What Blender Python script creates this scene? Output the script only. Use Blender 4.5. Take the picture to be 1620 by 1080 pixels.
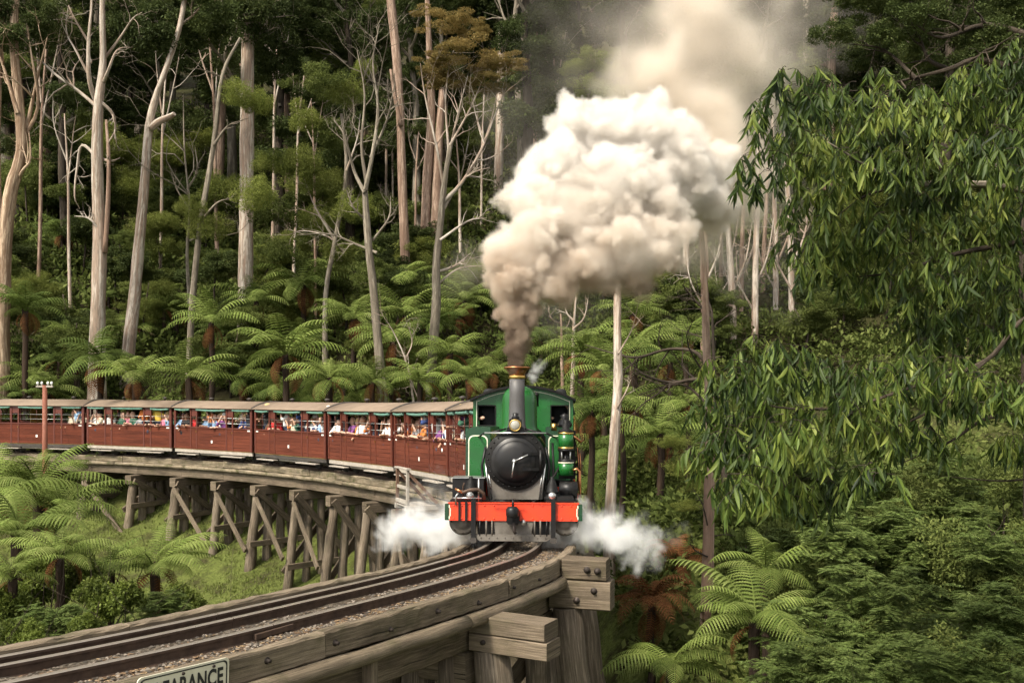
import bpy, bmesh, math, random
import numpy as np
from mathutils import Vector, Matrix, Quaternion, noise as mnoise

for _o in list(bpy.data.objects):
    bpy.data.objects.remove(_o)
scene = bpy.context.scene
COL = scene.collection

# ------------------------------------------------------------------ camera, world, sun, exposure
CAM_Z = 2.52          # camera height over the rail head under the front of the engine
FPX = 1530.0          # focal length in pixels of the 1620 px wide photograph
HOR = 603.0           # row of the horizon in the photograph
cam_data = bpy.data.cameras.new('camera')
cam_data.sensor_width = 36.0
cam_data.lens = FPX / 1620.0 * 36.0
cam_data.shift_y = (HOR - 540.0) / 1620.0
cam_data.clip_start = 0.1
cam_data.clip_end = 1500.0
cam = bpy.data.objects.new('camera', cam_data)
COL.objects.link(cam)
cam.location = (0, 0, CAM_Z)
cam.rotation_euler = (math.radians(90), 0, 0)
scene.camera = cam

SUN_EL, SUN_AZ = 49.0, 222.0    # degrees; azimuth clockwise from +Y (view direction)
world = bpy.data.worlds.new('World')
scene.world = world
world.use_nodes = True
wn, wl = world.node_tree.nodes, world.node_tree.links
wn.clear()
w_out = wn.new('ShaderNodeOutputWorld')
w_bg = wn.new('ShaderNodeBackground')
w_sky = wn.new('ShaderNodeTexSky')
w_sky.sky_type = 'NISHITA'
w_sky.sun_disc = False
w_sky.sun_elevation = math.radians(SUN_EL)
w_sky.sun_rotation = math.radians(SUN_AZ)
w_sky.dust_density = 3.0
w_hsv = wn.new('ShaderNodeHueSaturation')      # thin bright overcast: the sky's blue is mostly washed out
w_hsv.inputs['Saturation'].default_value = 0.0
w_bg.inputs['Strength'].default_value = 0.145
wl.new(w_sky.outputs[0], w_hsv.inputs['Color'])
wl.new(w_hsv.outputs[0], w_bg.inputs[0])
wl.new(w_bg.outputs[0], w_out.inputs[0])

sun_data = bpy.data.lights.new('sun', 'SUN')
sun_data.energy = 3.3
sun_data.angle = math.radians(11)
sun_data.color = (1.0, 0.90, 0.74)
sun = bpy.data.objects.new('sun', sun_data)
COL.objects.link(sun)
_az, _el = math.radians(SUN_AZ), math.radians(SUN_EL)
_to_sun = Vector((math.sin(_az) * math.cos(_el), math.cos(_az) * math.cos(_el), math.sin(_el)))
sun.rotation_euler = _to_sun.to_track_quat('Z', 'Y').to_euler()
sun.location = _to_sun * 60

vs = scene.view_settings
vs.view_transform = 'Standard'
vs.look = 'None'
vs.gamma = 1.0
vs.use_curve_mapping = False
vs.exposure = 0.92

scene.render.engine = 'CYCLES'
cy = scene.cycles
cy.use_denoising = True
cy.use_adaptive_sampling = True
cy.adaptive_threshold = 0.03
cy.max_bounces = 10
cy.diffuse_bounces = 3
cy.glossy_bounces = 3
cy.transmission_bounces = 4
cy.transparent_max_bounces = 16
cy.volume_bounces = 4
cy.volume_step_rate = 2.0
cy.sample_clamp_indirect = 6.0

def px(x, y, Y):
    """World point at depth Y that stands at pixel (x, y) of the photograph."""
    return Vector(((x - 810.0) / FPX * Y, Y, CAM_Z - (y - HOR) / FPX * Y))

def unpx(p):
    return (810 + p[0] / p[1] * FPX, HOR - (p[2] - CAM_Z) / p[1] * FPX)
# ------------------------------------------------------------------ helpers
def rot_to(d, up=Vector((0, 0, 1))):
    """3x3 with columns (side, dir, up)."""
    d = Vector(d).normalized()
    s = d.cross(up)
    if s.length < 1e-5: s = d.cross(Vector((0, 1, 0)))
    s.normalize()
    u = s.cross(d)
    return Matrix((s, d, u)).transposed()

class MB:
    """Collects shapes; build() links them as ONE mesh object."""
    def __init__(self):
        self.v, self.f, self.m, self.uv, self.sm = [], [], [], [], []
    def face(self, idx, mat=0, uv=None, smooth=False):
        self.f.append(tuple(idx)); self.m.append(mat); self.sm.append(smooth)
        self.uv.append(uv if uv else [(0.0, 0.0)] * len(idx))
    def add(self, pts):
        n = len(self.v)
        self.v += [tuple(p) for p in pts]
        return n
    def sweep(self, pts, prof, frames=None, cap=True, mat=0, closed=True, smooth=False, scale=None, up=Vector((0, 0, 1))):
        """Sweep a 2-D profile [(side, up)] along points."""
        pts = [Vector(p) for p in pts]
        n, k = len(pts), len(prof)
        per = [0.0]
        for i in range(k):
            a, b = prof[i], prof[(i + 1) % k]
            per.append(per[-1] + math.hypot(a[0] - b[0], a[1] - b[1]))
        base = len(self.v)
        lens = [0.0]
        for i in range(1, n): lens.append(lens[-1] + (pts[i] - pts[i - 1]).length)
        for i, p in enumerate(pts):
            if frames: R = frames[i]
            else:
                d = pts[min(i + 1, n - 1)] - pts[max(i - 1, 0)]
                R = rot_to(d, up)
            sc = 1.0 if scale is None else scale[i]
            s, u = R.col[0], R.col[2]
            for (a, b) in prof:
                self.v.append(tuple(p + s * (a * sc) + u * (b * sc)))
        for i in range(n - 1):
            for j in range(k if closed else k - 1):
                j2 = (j + 1) % k
                a, b = base + i * k + j, base + i * k + j2
                c, d = base + (i + 1) * k + j2, base + (i + 1) * k + j
                self.face((a, b, c, d), mat, [(lens[i], per[j]), (lens[i], per[j + 1]), (lens[i + 1], per[j + 1]), (lens[i + 1], per[j])], smooth)
        if cap and closed:
            uvp = [(q[0] * .5 + 3.3, q[1]) for q in prof]
            self.face([base + j for j in range(k)][::-1], mat, uvp[::-1])
            e = base + (n - 1) * k
            self.face([e + j for j in range(k)], mat, uvp)
        return self
    def beam(self, p0, p1, w, h, c=0.0, up=Vector((0, 0, 1)), mat=0, seg=1, wob=0.0, rng=random):
        """Squared timber from p0 to p1, w wide, h high, chamfer c."""
        a, b = w / 2, h / 2
        if c > 0: prof = [(-a + c, -b), (a - c, -b), (a, -b + c), (a, b - c), (a - c, b), (-a + c, b), (-a, b - c), (-a, -b + c)]
        else: prof = [(-a, -b), (a, -b), (a, b), (-a, b)]
        p0, p1 = Vector(p0), Vector(p1)
        R = rot_to(p1 - p0, up)
        pts = [p0.lerp(p1, i / seg) + (Vector((rng.uniform(-wob, wob), rng.uniform(-wob, wob), rng.uniform(-wob, wob))) if wob else Vector()) for i in range(seg + 1)]
        return self.sweep(pts, prof, [R] * (seg + 1), mat=mat)
    def box(self, x0, x1, y0, y1, z0, z1, c=0.0, mat=0):
        return self.beam(((x0 + x1) / 2, y0, (z0 + z1) / 2), ((x0 + x1) / 2, y1, (z0 + z1) / 2), abs(x1 - x0), abs(z1 - z0), c, mat=mat)
    def tube(self, pts, rad, n=8, mat=0, smooth=True, cap=True):
        """Round tube with a radius per point (frames carried along without twist)."""
        pts = [Vector(p) for p in pts]
        if isinstance(rad, (int, float)): rad = [rad] * len(pts)
        base = len(self.v)
        d0 = (pts[1] - pts[0]).normalized()
        s = d0.orthogonal().normalized()
        per = 2 * math.pi * max(rad)
        L = 0.0
        lens = []
        for i, p in enumerate(pts):
            d = (pts[min(i + 1, len(pts) - 1)] - pts[max(i - 1, 0)]).normalized()
            s = (s - d * s.dot(d))
            if s.length < 1e-6: s = d.orthogonal()
            s.normalize()
            u = d.cross(s)
            if i: L += (p - pts[i - 1]).length
            lens.append(L)
            for j in range(n):
                a = 2 * math.pi * j / n
                self.v.append(tuple(p + (s * math.cos(a) + u * math.sin(a)) * rad[i]))
        for i in range(len(pts) - 1):
            for j in range(n):
                j2 = (j + 1) % n
                q = (base + i * n + j, base + i * n + j2, base + (i + 1) * n + j2, base + (i + 1) * n + j)
                v0, v1 = per * j / n, per * (j + 1) / n
                self.face(q, mat, [(lens[i], v0), (lens[i], v1), (lens[i + 1], v1), (lens[i + 1], v0)], smooth)
        if cap:
            self.face([base + j for j in range(n)][::-1], mat)
            e = base + (len(pts) - 1) * n
            self.face([e + j for j in range(n)], mat)
        return self
    def lathe(self, prof, origin, axis=(0, 0, 1), n=24, mat=0, smooth=True):
        """Profile [(radius, along)] turned about axis through origin."""
        o, ax = Vector(origin), Vector(axis).normalized()
        s = ax.orthogonal().normalized(); u = ax.cross(s)
        base = len(self.v)
        k = len(prof)
        for (r, t) in prof:
            for j in range(n):
                a = 2 * math.pi * j / n
                self.v.append(tuple(o + ax * t + (s * math.cos(a) + u * math.sin(a)) * max(r, 1e-4)))
        for i in range(k - 1):
            for j in range(n):
                j2 = (j + 1) % n
                self.face((base + i * n + j, base + i * n + j2, base + (i + 1) * n + j2, base + (i + 1) * n + j), mat, None, smooth)
        self.face([base + j for j in range(n)][::-1], mat)
        self.face([base + (k - 1) * n + j for j in range(n)], mat)
        return self
    def prism(self, poly, y0, y1, mat=0):
        """Polygon [(x, z)] extruded from y0 to y1."""
        b = len(self.v); k = len(poly)
        for y in (y0, y1):
            self.v += [(p[0], y, p[1]) for p in poly]
        self.face([b + i for i in range(k)], mat)
        self.face([b + k + i for i in range(k)][::-1], mat)
        for i in range(k):
            j = (i + 1) % k
            self.face((b + i, b + k + i, b + k + j, b + j), mat)
        return self
    def mesh(self, name, mats):
        me = bpy.data.meshes.new(name)
        me.from_pydata(self.v, [], self.f)
        for m in (mats if isinstance(mats, (list, tuple)) else [mats]): me.materials.append(m)
        me.polygons.foreach_set('material_index', self.m)
        me.polygons.foreach_set('use_smooth', self.sm)
        uv = me.uv_layers.new(name='UVMap')
        flat = [c for f in self.uv for p in f for c in p]
        uv.data.foreach_set('uv', flat)
        me.validate()
        me.update()
        return me
    def build(self, name, mats, parent=None, loc=None, fix=False):
        me = self.mesh(name, mats)
        if fix:
            bm = bmesh.new(); bm.from_mesh(me); bmesh.ops.recalc_face_normals(bm, faces=bm.faces); bm.to_mesh(me); bm.free()
        o = bpy.data.objects.new(name, me)
        COL.objects.link(o)
        if parent: o.parent = parent
        if loc is not None: o.location = loc
        return o

def link(name, me, parent=None, loc=None, rot=None, scl=None):
    o = bpy.data.objects.new(name, me)
    COL.objects.link(o)
    if parent: o.parent = parent
    if loc is not None: o.location = loc
    if rot is not None: o.rotation_euler = rot
    if scl is not None: o.scale = (scl,) * 3 if isinstance(scl, (int, float)) else scl
    return o

def empty(name, loc=(0, 0, 0), rz=0.0):
    o = bpy.data.objects.new(name, None)
    o.empty_display_size = 0.2
    COL.objects.link(o)
    o.location = loc
    o.rotation_euler = (0, 0, rz)
    return o

def tag(o, label=None, cat=None, group=None, kind=None):
    if label: o['label'] = label
    if cat: o['category'] = cat
    if group: o['group'] = group
    if kind: o['kind'] = kind
    return o

def copy_tree(o, parent=None):
    c = o.copy()
    COL.objects.link(c)
    c.parent = parent
    for ch in list(o.children): copy_tree(ch, c)
    return c

def np_mesh(name, V, F, mats, smooth=False, midx=None):
    """Mesh from numpy arrays: V (n,3), F (m,k) all faces with k corners."""
    me = bpy.data.meshes.new(name)
    V = np.asarray(V, np.float32); F = np.asarray(F, np.int32)
    me.vertices.add(len(V)); me.vertices.foreach_set('co', V.ravel())
    k = F.shape[1]
    me.loops.add(F.size); me.loops.foreach_set('vertex_index', F.ravel())
    me.polygons.add(len(F))
    me.polygons.foreach_set('loop_start', np.arange(0, F.size, k, dtype=np.int32))
    if smooth: me.polygons.foreach_set('use_smooth', np.ones(len(F), bool))
    for m in (mats if isinstance(mats, (list, tuple)) else [mats]): me.materials.append(m)
    if midx is not None: me.polygons.foreach_set('material_index', np.asarray(midx, np.int32))
    me.update(calc_edges=True)
    return me

# ------------------------------------------------------------------ materials
def new_mat(name):
    m = bpy.data.materials.new(name)
    m.use_nodes = True
    nt = m.node_tree
    b = nt.nodes['Principled BSDF']
    return m, nt, b

def N_(nt, typ, **kw):
    n = nt.nodes.new(typ)
    for k, v in kw.items():
        if k in n.inputs: n.inputs[k].default_value = v
        else: setattr(n, k, v)
    return n

def ramp(nt, fac, stops):
    r = nt.nodes.new('ShaderNodeValToRGB')
    e = r.color_ramp.elements
    while len(e) < len(stops): e.new(0.5)
    for i, (p, c) in enumerate(stops):
        e[i].position = p
        e[i].color = (c[0], c[1], c[2], 1)
    nt.links.new(fac, r.inputs[0])
    return r.outputs[0]

def mix(nt, fac, a, b, mode='MIX'):
    m = nt.nodes.new('ShaderNodeMix'); m.data_type = 'RGBA'; m.blend_type = mode
    for i, v in ((0, fac), (6, a), (7, b)):
        if isinstance(v, (int, float)): m.inputs[i].default_value = v
        elif isinstance(v, (tuple, list)): m.inputs[i].default_value = (v[0], v[1], v[2], 1)
        else: nt.links.new(v, m.inputs[i])
    return m.outputs[2]

def bump(nt, b, h, strength=0.3, dist=0.02):
    n = nt.nodes.new('ShaderNodeBump')
    n.inputs['Strength'].default_value = strength
    n.inputs['Distance'].default_value = dist
    nt.links.new(h, n.inputs['Height'])
    nt.links.new(n.outputs[0], b.inputs['Normal'])

def coords(nt, kind='Object', scale=(1, 1, 1), rnd=True):
    tc = nt.nodes.new('ShaderNodeTexCoord')
    mp = nt.nodes.new('ShaderNodeMapping')
    mp.inputs['Scale'].default_value = scale
    nt.links.new(tc.outputs[kind], mp.inputs['Vector'])
    if rnd:
        oi = nt.nodes.new('ShaderNodeObjectInfo')
        mul = nt.nodes.new('ShaderNodeVectorMath'); mul.operation = 'SCALE'
        cmb = nt.nodes.new('ShaderNodeCombineXYZ')
        for i in range(3): nt.links.new(oi.outputs['Random'], cmb.inputs[i])
        nt.links.new(cmb.outputs[0], mul.inputs[0]); mul.inputs['Scale'].default_value = 37.0
        nt.links.new(mul.outputs[0], mp.inputs['Location'])
    return mp.outputs[0]

def noise_(nt, vec, scale=5.0, detail=4.0, rough=0.55, dist=0.0):
    n = nt.nodes.new('ShaderNodeTexNoise')
    n.inputs['Scale'].default_value = scale
    n.inputs['Detail'].default_value = detail
    n.inputs['Roughness'].default_value = rough
    n.inputs['Distortion'].default_value = dist
    nt.links.new(vec, n.inputs['Vector'])
    return n.outputs[0]

def paint(name, col, rough=0.4, metal=0.0, dirt=0.25, dirtcol=(0.03, 0.025, 0.02), scale=6.0, spec=0.5, bmp=0.0):
    """Painted or bare metal with grime of its own."""
    m, nt, b = new_mat(name)
    v = coords(nt, 'Object')
    n1 = noise_(nt, v, scale, 5.0, 0.6)
    f = ramp(nt, n1, [(0.35, (0, 0, 0)), (0.75, (dirt,) * 3)])
    c = mix(nt, f, col, dirtcol)
    nt.links.new(c, b.inputs['Base Color'])
    r = ramp(nt, n1, [(0.3, (rough * .8,) * 3), (0.8, (min(1, rough * 1.5),) * 3)])
    nt.links.new(r, b.inputs['Roughness'])
    b.inputs['Metallic'].default_value = metal
    b.inputs['Specular IOR Level'].default_value = spec
    if bmp: bump(nt, b, noise_(nt, v, scale * 6, 3), bmp, 0.01)
    return m

def timber(name, light, mid, dark, moss=0.0, grain=22.0, stain=0.6, var=0.25):
    """Weathered timber: the grain runs along U of the mesh."""
    m, nt, b = new_mat(name)
    vec = coords(nt, 'UV', (0.9, grain, 1.0))
    g = noise_(nt, vec, 2.2, 6.0, 0.65, 0.4)
    c = ramp(nt, g, [(0.28, dark), (0.5, mid), (0.72, light)])
    v2 = coords(nt, 'UV', (1.1, 4.0, 1.0))
    s = noise_(nt, v2, 1.3, 5.0, 0.7)
    sf = ramp(nt, s, [(0.45, (0, 0, 0)), (0.68, (stain,) * 3)])
    c = mix(nt, sf, c, tuple(x * 0.35 for x in dark))
    v3 = coords(nt, 'UV', (0.35, 0.6, 1.0))
    s3 = noise_(nt, v3, 1.0, 2.0, 0.5)
    c = mix(nt, var, c, ramp(nt, s3, [(0.3, tuple(x * .5 for x in mid)), (0.7, tuple(min(1, x * 1.25) for x in light))]))
    vc = coords(nt, 'UV', (0.5, grain * 1.6, 1.0))
    ck = noise_(nt, vc, 1.6, 3.0, 0.6, 0.3)
    cf = ramp(nt, ck, [(0.30, (0.85,) * 3), (0.37, (0, 0, 0))])
    c = mix(nt, cf, c, tuple(x * 0.22 for x in dark))
    if moss:
        mo = noise_(nt, coords(nt, 'Object'), 2.6, 5.0, 0.7)
        mf = ramp(nt, mo, [(0.5, (0, 0, 0)), (0.66, (moss,) * 3)])
        c = mix(nt, mf, c, (0.045, 0.05, 0.015))
    nt.links.new(c, b.inputs['Base Color'])
    b.inputs['Roughness'].default_value = 0.9
    b.inputs['Specular IOR Level'].default_value = 0.2
    bump(nt, b, g, 0.55, 0.02)
    return m
M = {}
M['bridge'] = timber('weathered_timber', (0.245, 0.195, 0.14), (0.112, 0.085, 0.058), (0.024, 0.018, 0.012), moss=0.25)
M['kerb'] = timber('kerb_timber', (0.28, 0.225, 0.16), (0.155, 0.12, 0.082), (0.04, 0.03, 0.021), moss=0.35, stain=0.7)
M['kerb_far'] = timber('mossy_kerb_timber', (0.36, 0.30, 0.22), (0.16, 0.125, 0.08), (0.04, 0.034, 0.018), moss=0.8, grain=9, stain=0.85)
M['pile'] = timber('pile_timber', (0.30, 0.245, 0.18), (0.12, 0.092, 0.064), (0.022, 0.017, 0.012), moss=0.2, grain=14, stain=.75)
M['redwood'] = timber('rail_timber', (0.24, 0.15, 0.10), (0.16, 0.095, 0.065), (0.06, 0.035, 0.025), grain=14, stain=0.3)
M['rust'] = paint('rusty_steel', (0.085, 0.052, 0.034), 0.75, 0.3, 0.6, (0.03, 0.02, 0.015), 9.0, bmp=0.2)
M['railhead'] = paint('worn_rail_steel', (0.50, 0.44, 0.37), 0.32, 0.75, 0.45, (0.2, 0.15, 0.11), 6.0)
M['bolt'] = paint('bolt_iron', (0.04, 0.03, 0.025), 0.6, 0.6, 0.5)
M['black'] = paint('black_paint', (0.006, 0.006, 0.0065), 0.36, 0.0, 0.35, (0.025, 0.022, 0.019), 5.0, 0.3)
M['blackmat'] = paint('sooty_black', (0.006, 0.006, 0.006), 0.55, 0.0, 0.35, (0.024, 0.02, 0.017), 5.0, 0.2)
M['red'] = paint('vermilion_paint', (0.82, 0.055, 0.014), 0.35, 0.0, 0.55, (0.14, 0.022, 0.012), 4.0)
M['green'] = paint('bright_green_paint', (0.010, 0.105, 0.018), 0.28, 0.0, 0.5, (0.012, 0.04, 0.014), 3.5)
M['dkgreen'] = paint('dark_green_paint', (0.01, 0.05, 0.02), 0.3, 0.0, 0.3)
M['cream'] = paint('cream_lining', (0.72, 0.70, 0.55), 0.5, 0.0, 0.1)
M['grey'] = paint('smokebox_grey', (0.15, 0.135, 0.115), 0.55, 0.0, 0.95, (0.03, 0.022, 0.015), 3.4, 0.3)
M['stack'] = paint('chimney_grey', (0.085, 0.082, 0.082), 0.5, 0.1, 0.5, (0.05, 0.045, 0.04), 4.0)
M['copper'] = paint('copper', (0.62, 0.26, 0.12), 0.3, 1.0, 0.3, (0.15, 0.08, 0.04), 8.0)
M['brass'] = paint('brass', (0.66, 0.44, 0.14), 0.28, 1.0, 0.25, (0.18, 0.1, 0.03), 8.0)
M['steel'] = paint('bright_steel', (0.55, 0.55, 0.53), 0.3, 0.9, 0.3, (0.12, 0.1, 0.08), 8.0)
M['lens'] = paint('lamp_lens', (0.30, 0.29, 0.25), 0.12, 0.0, 0.1)
M['maroon'] = timber('maroon_boards', (0.135, 0.036, 0.018), (0.10, 0.025, 0.013), (0.055, 0.014, 0.009), grain=10, stain=0.35, var=0.45)
M['maroon_post'] = paint('maroon_paint', (0.105, 0.024, 0.014), 0.4, 0.0, 0.35, (0.03, 0.012, 0.01), 5.0)
M['roof'] = paint('weathered_roof_canvas', (0.225, 0.17, 0.125), 0.85, 0.0, 0.5, (0.10, 0.075, 0.055), 1.4, 0.2, 0.1)
M['blind'] = paint('green_canvas', (0.085, 0.20, 0.155), 0.8, 0.0, 0.5, (0.20, 0.24, 0.2), 6.0, 0.2, 0.2)
M['ochre'] = paint('varnished_inner_boards', (0.38, 0.24, 0.07), 0.45, 0.0, 0.4, (0.16, 0.09, 0.03), 4.0)
M['plate'] = paint('white_plate', (0.75, 0.74, 0.70), 0.5, 0.0, 0.15)
M['underframe'] = paint('underframe_grime', (0.035, 0.03, 0.026), 0.7, 0.1, 0.6, (0.09, 0.075, 0.06), 4.0)
M['step'] = paint('footboard_timber', (0.36, 0.32, 0.27), 0.8, 0.0, 0.5, (0.12, 0.1, 0.08), 5.0)
M['porcelain'] = paint('porcelain', (0.82, 0.82, 0.80), 0.2, 0.0, 0.1)
M['signface'] = paint('sign_face', (0.60, 0.57, 0.44), 0.5, 0.0, 0.35, (0.28, 0.24, 0.16), 8.0)
M['signink'] = paint('sign_black', (0.012, 0.012, 0.012), 0.5, 0.0, 0.1)
M['polerust'] = paint('rust_red_pole', (0.20, 0.065, 0.035), 0.8, 0.0, 0.5, (0.10, 0.04, 0.025), 6.0)

def ballast_mat():
    m, nt, b = new_mat('ballast_and_litter')
    v = coords(nt, 'Object', rnd=False)
    big = noise_(nt, v, 0.9, 4, 0.6)
    fine = noise_(nt, v, 26, 5, 0.75)
    vo = nt.nodes.new('ShaderNodeTexVoronoi'); vo.inputs['Scale'].default_value = 34
    nt.links.new(v, vo.inputs['Vector'])
    c1 = ramp(nt, fine, [(0.25, (0.022, 0.017, 0.012)), (0.5, (0.07, 0.053, 0.037)), (0.75, (0.16, 0.125, 0.088))])
    c2 = ramp(nt, vo.outputs['Color'], [(0.1, (0.03, 0.024, 0.018)), (0.5, (0.08, 0.066, 0.05)), (0.9, (0.17, 0.145, 0.115))])
    c = mix(nt, ramp(nt, big, [(0.4, (0, 0, 0)), (0.6, (1, 1, 1))]), c1, c2)
    nt.links.new(c, b.inputs['Base Color'])
    b.inputs['Roughness'].default_value = 0.95
    b.inputs['Specular IOR Level'].default_value = 0.15
    bump(nt, b, mix(nt, 0.5, fine, vo.outputs['Distance']), 0.9, 0.03)
    return m
M['ballast'] = ballast_mat()

def ground_mat():
    m, nt, b = new_mat('forest_floor_and_grass')
    v = coords(nt, 'Object', rnd=False)
    big = noise_(nt, v, 0.16, 4, 0.6)
    mid = noise_(nt, v, 1.1, 5, 0.65)
    fine = noise_(nt, v, 9, 4, 0.7)
    grass = ramp(nt, fine, [(0.25, (0.04, 0.05, 0.013)), (0.55, (0.095, 0.115, 0.028)), (0.8, (0.16, 0.165, 0.06))])
    litter = ramp(nt, fine, [(0.25, (0.012, 0.011, 0.006)), (0.55, (0.035, 0.03, 0.014)), (0.8, (0.065, 0.055, 0.026))])
    sep = nt.nodes.new('ShaderNodeSeparateXYZ'); nt.links.new(v, sep.inputs[0])
    mr = nt.nodes.new('ShaderNodeMapRange')      # cleared grass under the bridge, leaf litter up in the forest
    mr.inputs[1].default_value = -0.8; mr.inputs[2].default_value = 1.8
    nt.links.new(sep.outputs['Z'], mr.inputs[0])
    f = mix(nt, ramp(nt, mid, [(0.45, (0, 0, 0)), (0.62, (0.9,) * 3)]), mr.outputs[0], (1, 1, 1))
    f2 = mix(nt, ramp(nt, big, [(0.45, (0, 0, 0)), (0.62, (0.25,) * 3)]), f, (0, 0, 0))
    nt.links.new(mix(nt, f2, grass, litter), b.inputs['Base Color'])
    b.inputs['Roughness'].default_value = 1.0
    b.inputs['Specular IOR Level'].default_value = 0.1
    bump(nt, b, fine, 0.8, 0.08)
    return m
M['ground'] = ground_mat()

def leaf_mat(name, cols, trans=0.35, rough=0.5, vscale=1.2, spec=0.3, nk=1.0, ik=0.5):
    """Leaf: diffuse + some light through the blade; tone drifts over the plant, on gum_leaf as painted light and shade."""
    m, nt, b = new_mat(name)
    v = coords(nt, 'Object')
    n1 = noise_(nt, v, vscale, 3, 0.6)
    geo = nt.nodes.new('ShaderNodeNewGeometry')
    isl = geo.outputs['Random Per Island']
    add = nt.nodes.new('ShaderNodeMath'); add.operation = 'MULTIPLY_ADD'
    nt.links.new(isl, add.inputs[0]); add.inputs[1].default_value = ik
    sub = nt.nodes.new('ShaderNodeMath'); sub.operation = 'MULTIPLY_ADD'; nt.links.new(n1, sub.inputs[0]); sub.inputs[1].default_value = nk; sub.inputs[2].default_value = 0.5 - ik / 2 - nk / 2
    nt.links.new(sub.outputs[0], add.inputs[2])
    c = ramp(nt, add.outputs[0], [(i / (len(cols) - 1), q) for i, q in enumerate(cols)])
    oi = nt.nodes.new('ShaderNodeObjectInfo')
    hs = nt.nodes.new('ShaderNodeHueSaturation')
    mr = nt.nodes.new('ShaderNodeMapRange'); mr.inputs[3].default_value = 0.72; mr.inputs[4].default_value = 1.25
    nt.links.new(oi.outputs['Random'], mr.inputs[0]); nt.links.new(mr.outputs[0], hs.inputs['Value'])
    nt.links.new(c, hs.inputs['Color'])
    c = hs.outputs[0]
    nt.links.new(c, b.inputs['Base Color'])
    b.inputs['Roughness'].default_value = rough
    b.inputs['Specular IOR Level'].default_value = spec
    tr = nt.nodes.new('ShaderNodeBsdfTranslucent'); nt.links.new(c, tr.inputs[0])
    ms = nt.nodes.new('ShaderNodeMixShader'); ms.inputs[0].default_value = trans
    nt.links.new(b.outputs[0], ms.inputs[1]); nt.links.new(tr.outputs[0], ms.inputs[2])
    nt.links.new(ms.outputs[0], nt.nodes['Material Output'].inputs[0])
    return m
M['fern'] = leaf_mat('fern_frond', [(0.07, 0.11, 0.02), (0.16, 0.208, 0.048), (0.285, 0.325, 0.105)], 0.35, 0.75, 1.2, 0.12)
M['fern_dark'] = leaf_mat('shaded_fern_frond', [(0.05, 0.08, 0.018), (0.10, 0.14, 0.032), (0.17, 0.21, 0.055)], 0.35, 0.75, 1.2, 0.12)  # darker copy of the fern material, with shade put into its colour
M['fern_dead'] = leaf_mat('dead_fern_frond', [(0.07, 0.03, 0.012), (0.14, 0.06, 0.022), (0.21, 0.105, 0.042)], 0.25, 0.8, 1.2, 0.1)
M['gum_leaf'] = leaf_mat('gum_leaf', [(0.018, 0.034, 0.010), (0.05, 0.085, 0.018), (0.13, 0.185, 0.034), (0.32, 0.37, 0.08)], 0.4, 0.5, 1.5, 0.25, 2.2, 0.6)  # strong noise contrast paints top-lit and shaded clumps into the leaf colour
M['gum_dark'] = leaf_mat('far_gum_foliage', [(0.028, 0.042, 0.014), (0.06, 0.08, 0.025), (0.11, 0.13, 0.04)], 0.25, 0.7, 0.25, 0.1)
M['gum_mid'] = leaf_mat('gum_foliage', [(0.05, 0.068, 0.018), (0.10, 0.125, 0.032), (0.17, 0.19, 0.055)], 0.3, 0.7, 0.4, 0.1)
M['wattle'] = leaf_mat('wattle_foliage', [(0.07, 0.095, 0.02), (0.15, 0.175, 0.038), (0.24, 0.255, 0.075)], 0.35, 0.7, 0.6, 0.1)
M['rustcrown'] = leaf_mat('flowering_crown', [(0.13, 0.11, 0.04), (0.25, 0.19, 0.07), (0.36, 0.25, 0.095)], 0.3, 0.8, 0.6, 0.1)
M['shrub'] = leaf_mat('shrub_leaf', [(0.045, 0.065, 0.012), (0.11, 0.145, 0.025), (0.20, 0.235, 0.05)], 0.35, 0.6, 1.2, 0.2)
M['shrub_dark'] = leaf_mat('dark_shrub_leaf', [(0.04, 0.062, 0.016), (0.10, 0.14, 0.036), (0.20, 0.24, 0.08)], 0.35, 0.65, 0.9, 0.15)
M['scrub'] = leaf_mat('undergrowth', [(0.025, 0.037, 0.01), (0.085, 0.11, 0.026), (0.20, 0.22, 0.07)], 0.3, 0.75, 0.16, 0.1)
M['grass'] = leaf_mat('grass_blade', [(0.07, 0.085, 0.018), (0.135, 0.165, 0.04), (0.23, 0.24, 0.09)], 0.35, 0.8, 0.4, 0.1)

def bark(name, light, mid, dark, streak=14.0, patch=0.5):
    m, nt, b = new_mat(name)
    v = coords(nt, 'UV', (0.22, streak * 0.30, 1))
    n1 = noise_(nt, v, 2.0, 7, 0.7, 0.8)
    v2 = coords(nt, 'UV', (0.10, 0.8, 1))
    n2 = noise_(nt, v2, 2.4, 4, 0.65, 1.2)
    v3 = coords(nt, 'UV', (0.6, 2.2, 1))
    n3 = noise_(nt, v3, 3.0, 5, 0.7, 0.5)
    c = ramp(nt, n1, [(0.3, mid), (0.5, light), (0.75, tuple(min(1, x * 1.15) for x in light))])
    c = mix(nt, ramp(nt, n2, [(0.42, (0, 0, 0)), (0.54, (patch,) * 3)]), c, dark)
    c = mix(nt, ramp(nt, n3, [(0.46, (0, 0, 0)), (0.62, (0.75,) * 3)]), c, tuple(x * .55 for x in mid))
    nt.links.new(c, b.inputs['Base Color'])
    b.inputs['Roughness'].default_value = 0.88
    b.inputs['Specular IOR Level'].default_value = 0.15
    bump(nt, b, n1, 0.7, 0.05)
    return m
M['bark_white'] = bark('pale_gum_bark', (0.56, 0.49, 0.41), (0.34, 0.27, 0.21), (0.23, 0.13, 0.08), patch=0.7)
M['bark_pink'] = bark('pink_gum_bark', (0.40, 0.29, 0.22), (0.25, 0.165, 0.12), (0.15, 0.09, 0.06), patch=0.75)
M['bark_grey'] = bark('grey_bark', (0.30, 0.26, 0.20), (0.16, 0.13, 0.10), (0.07, 0.055, 0.04), patch=0.6)
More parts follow.
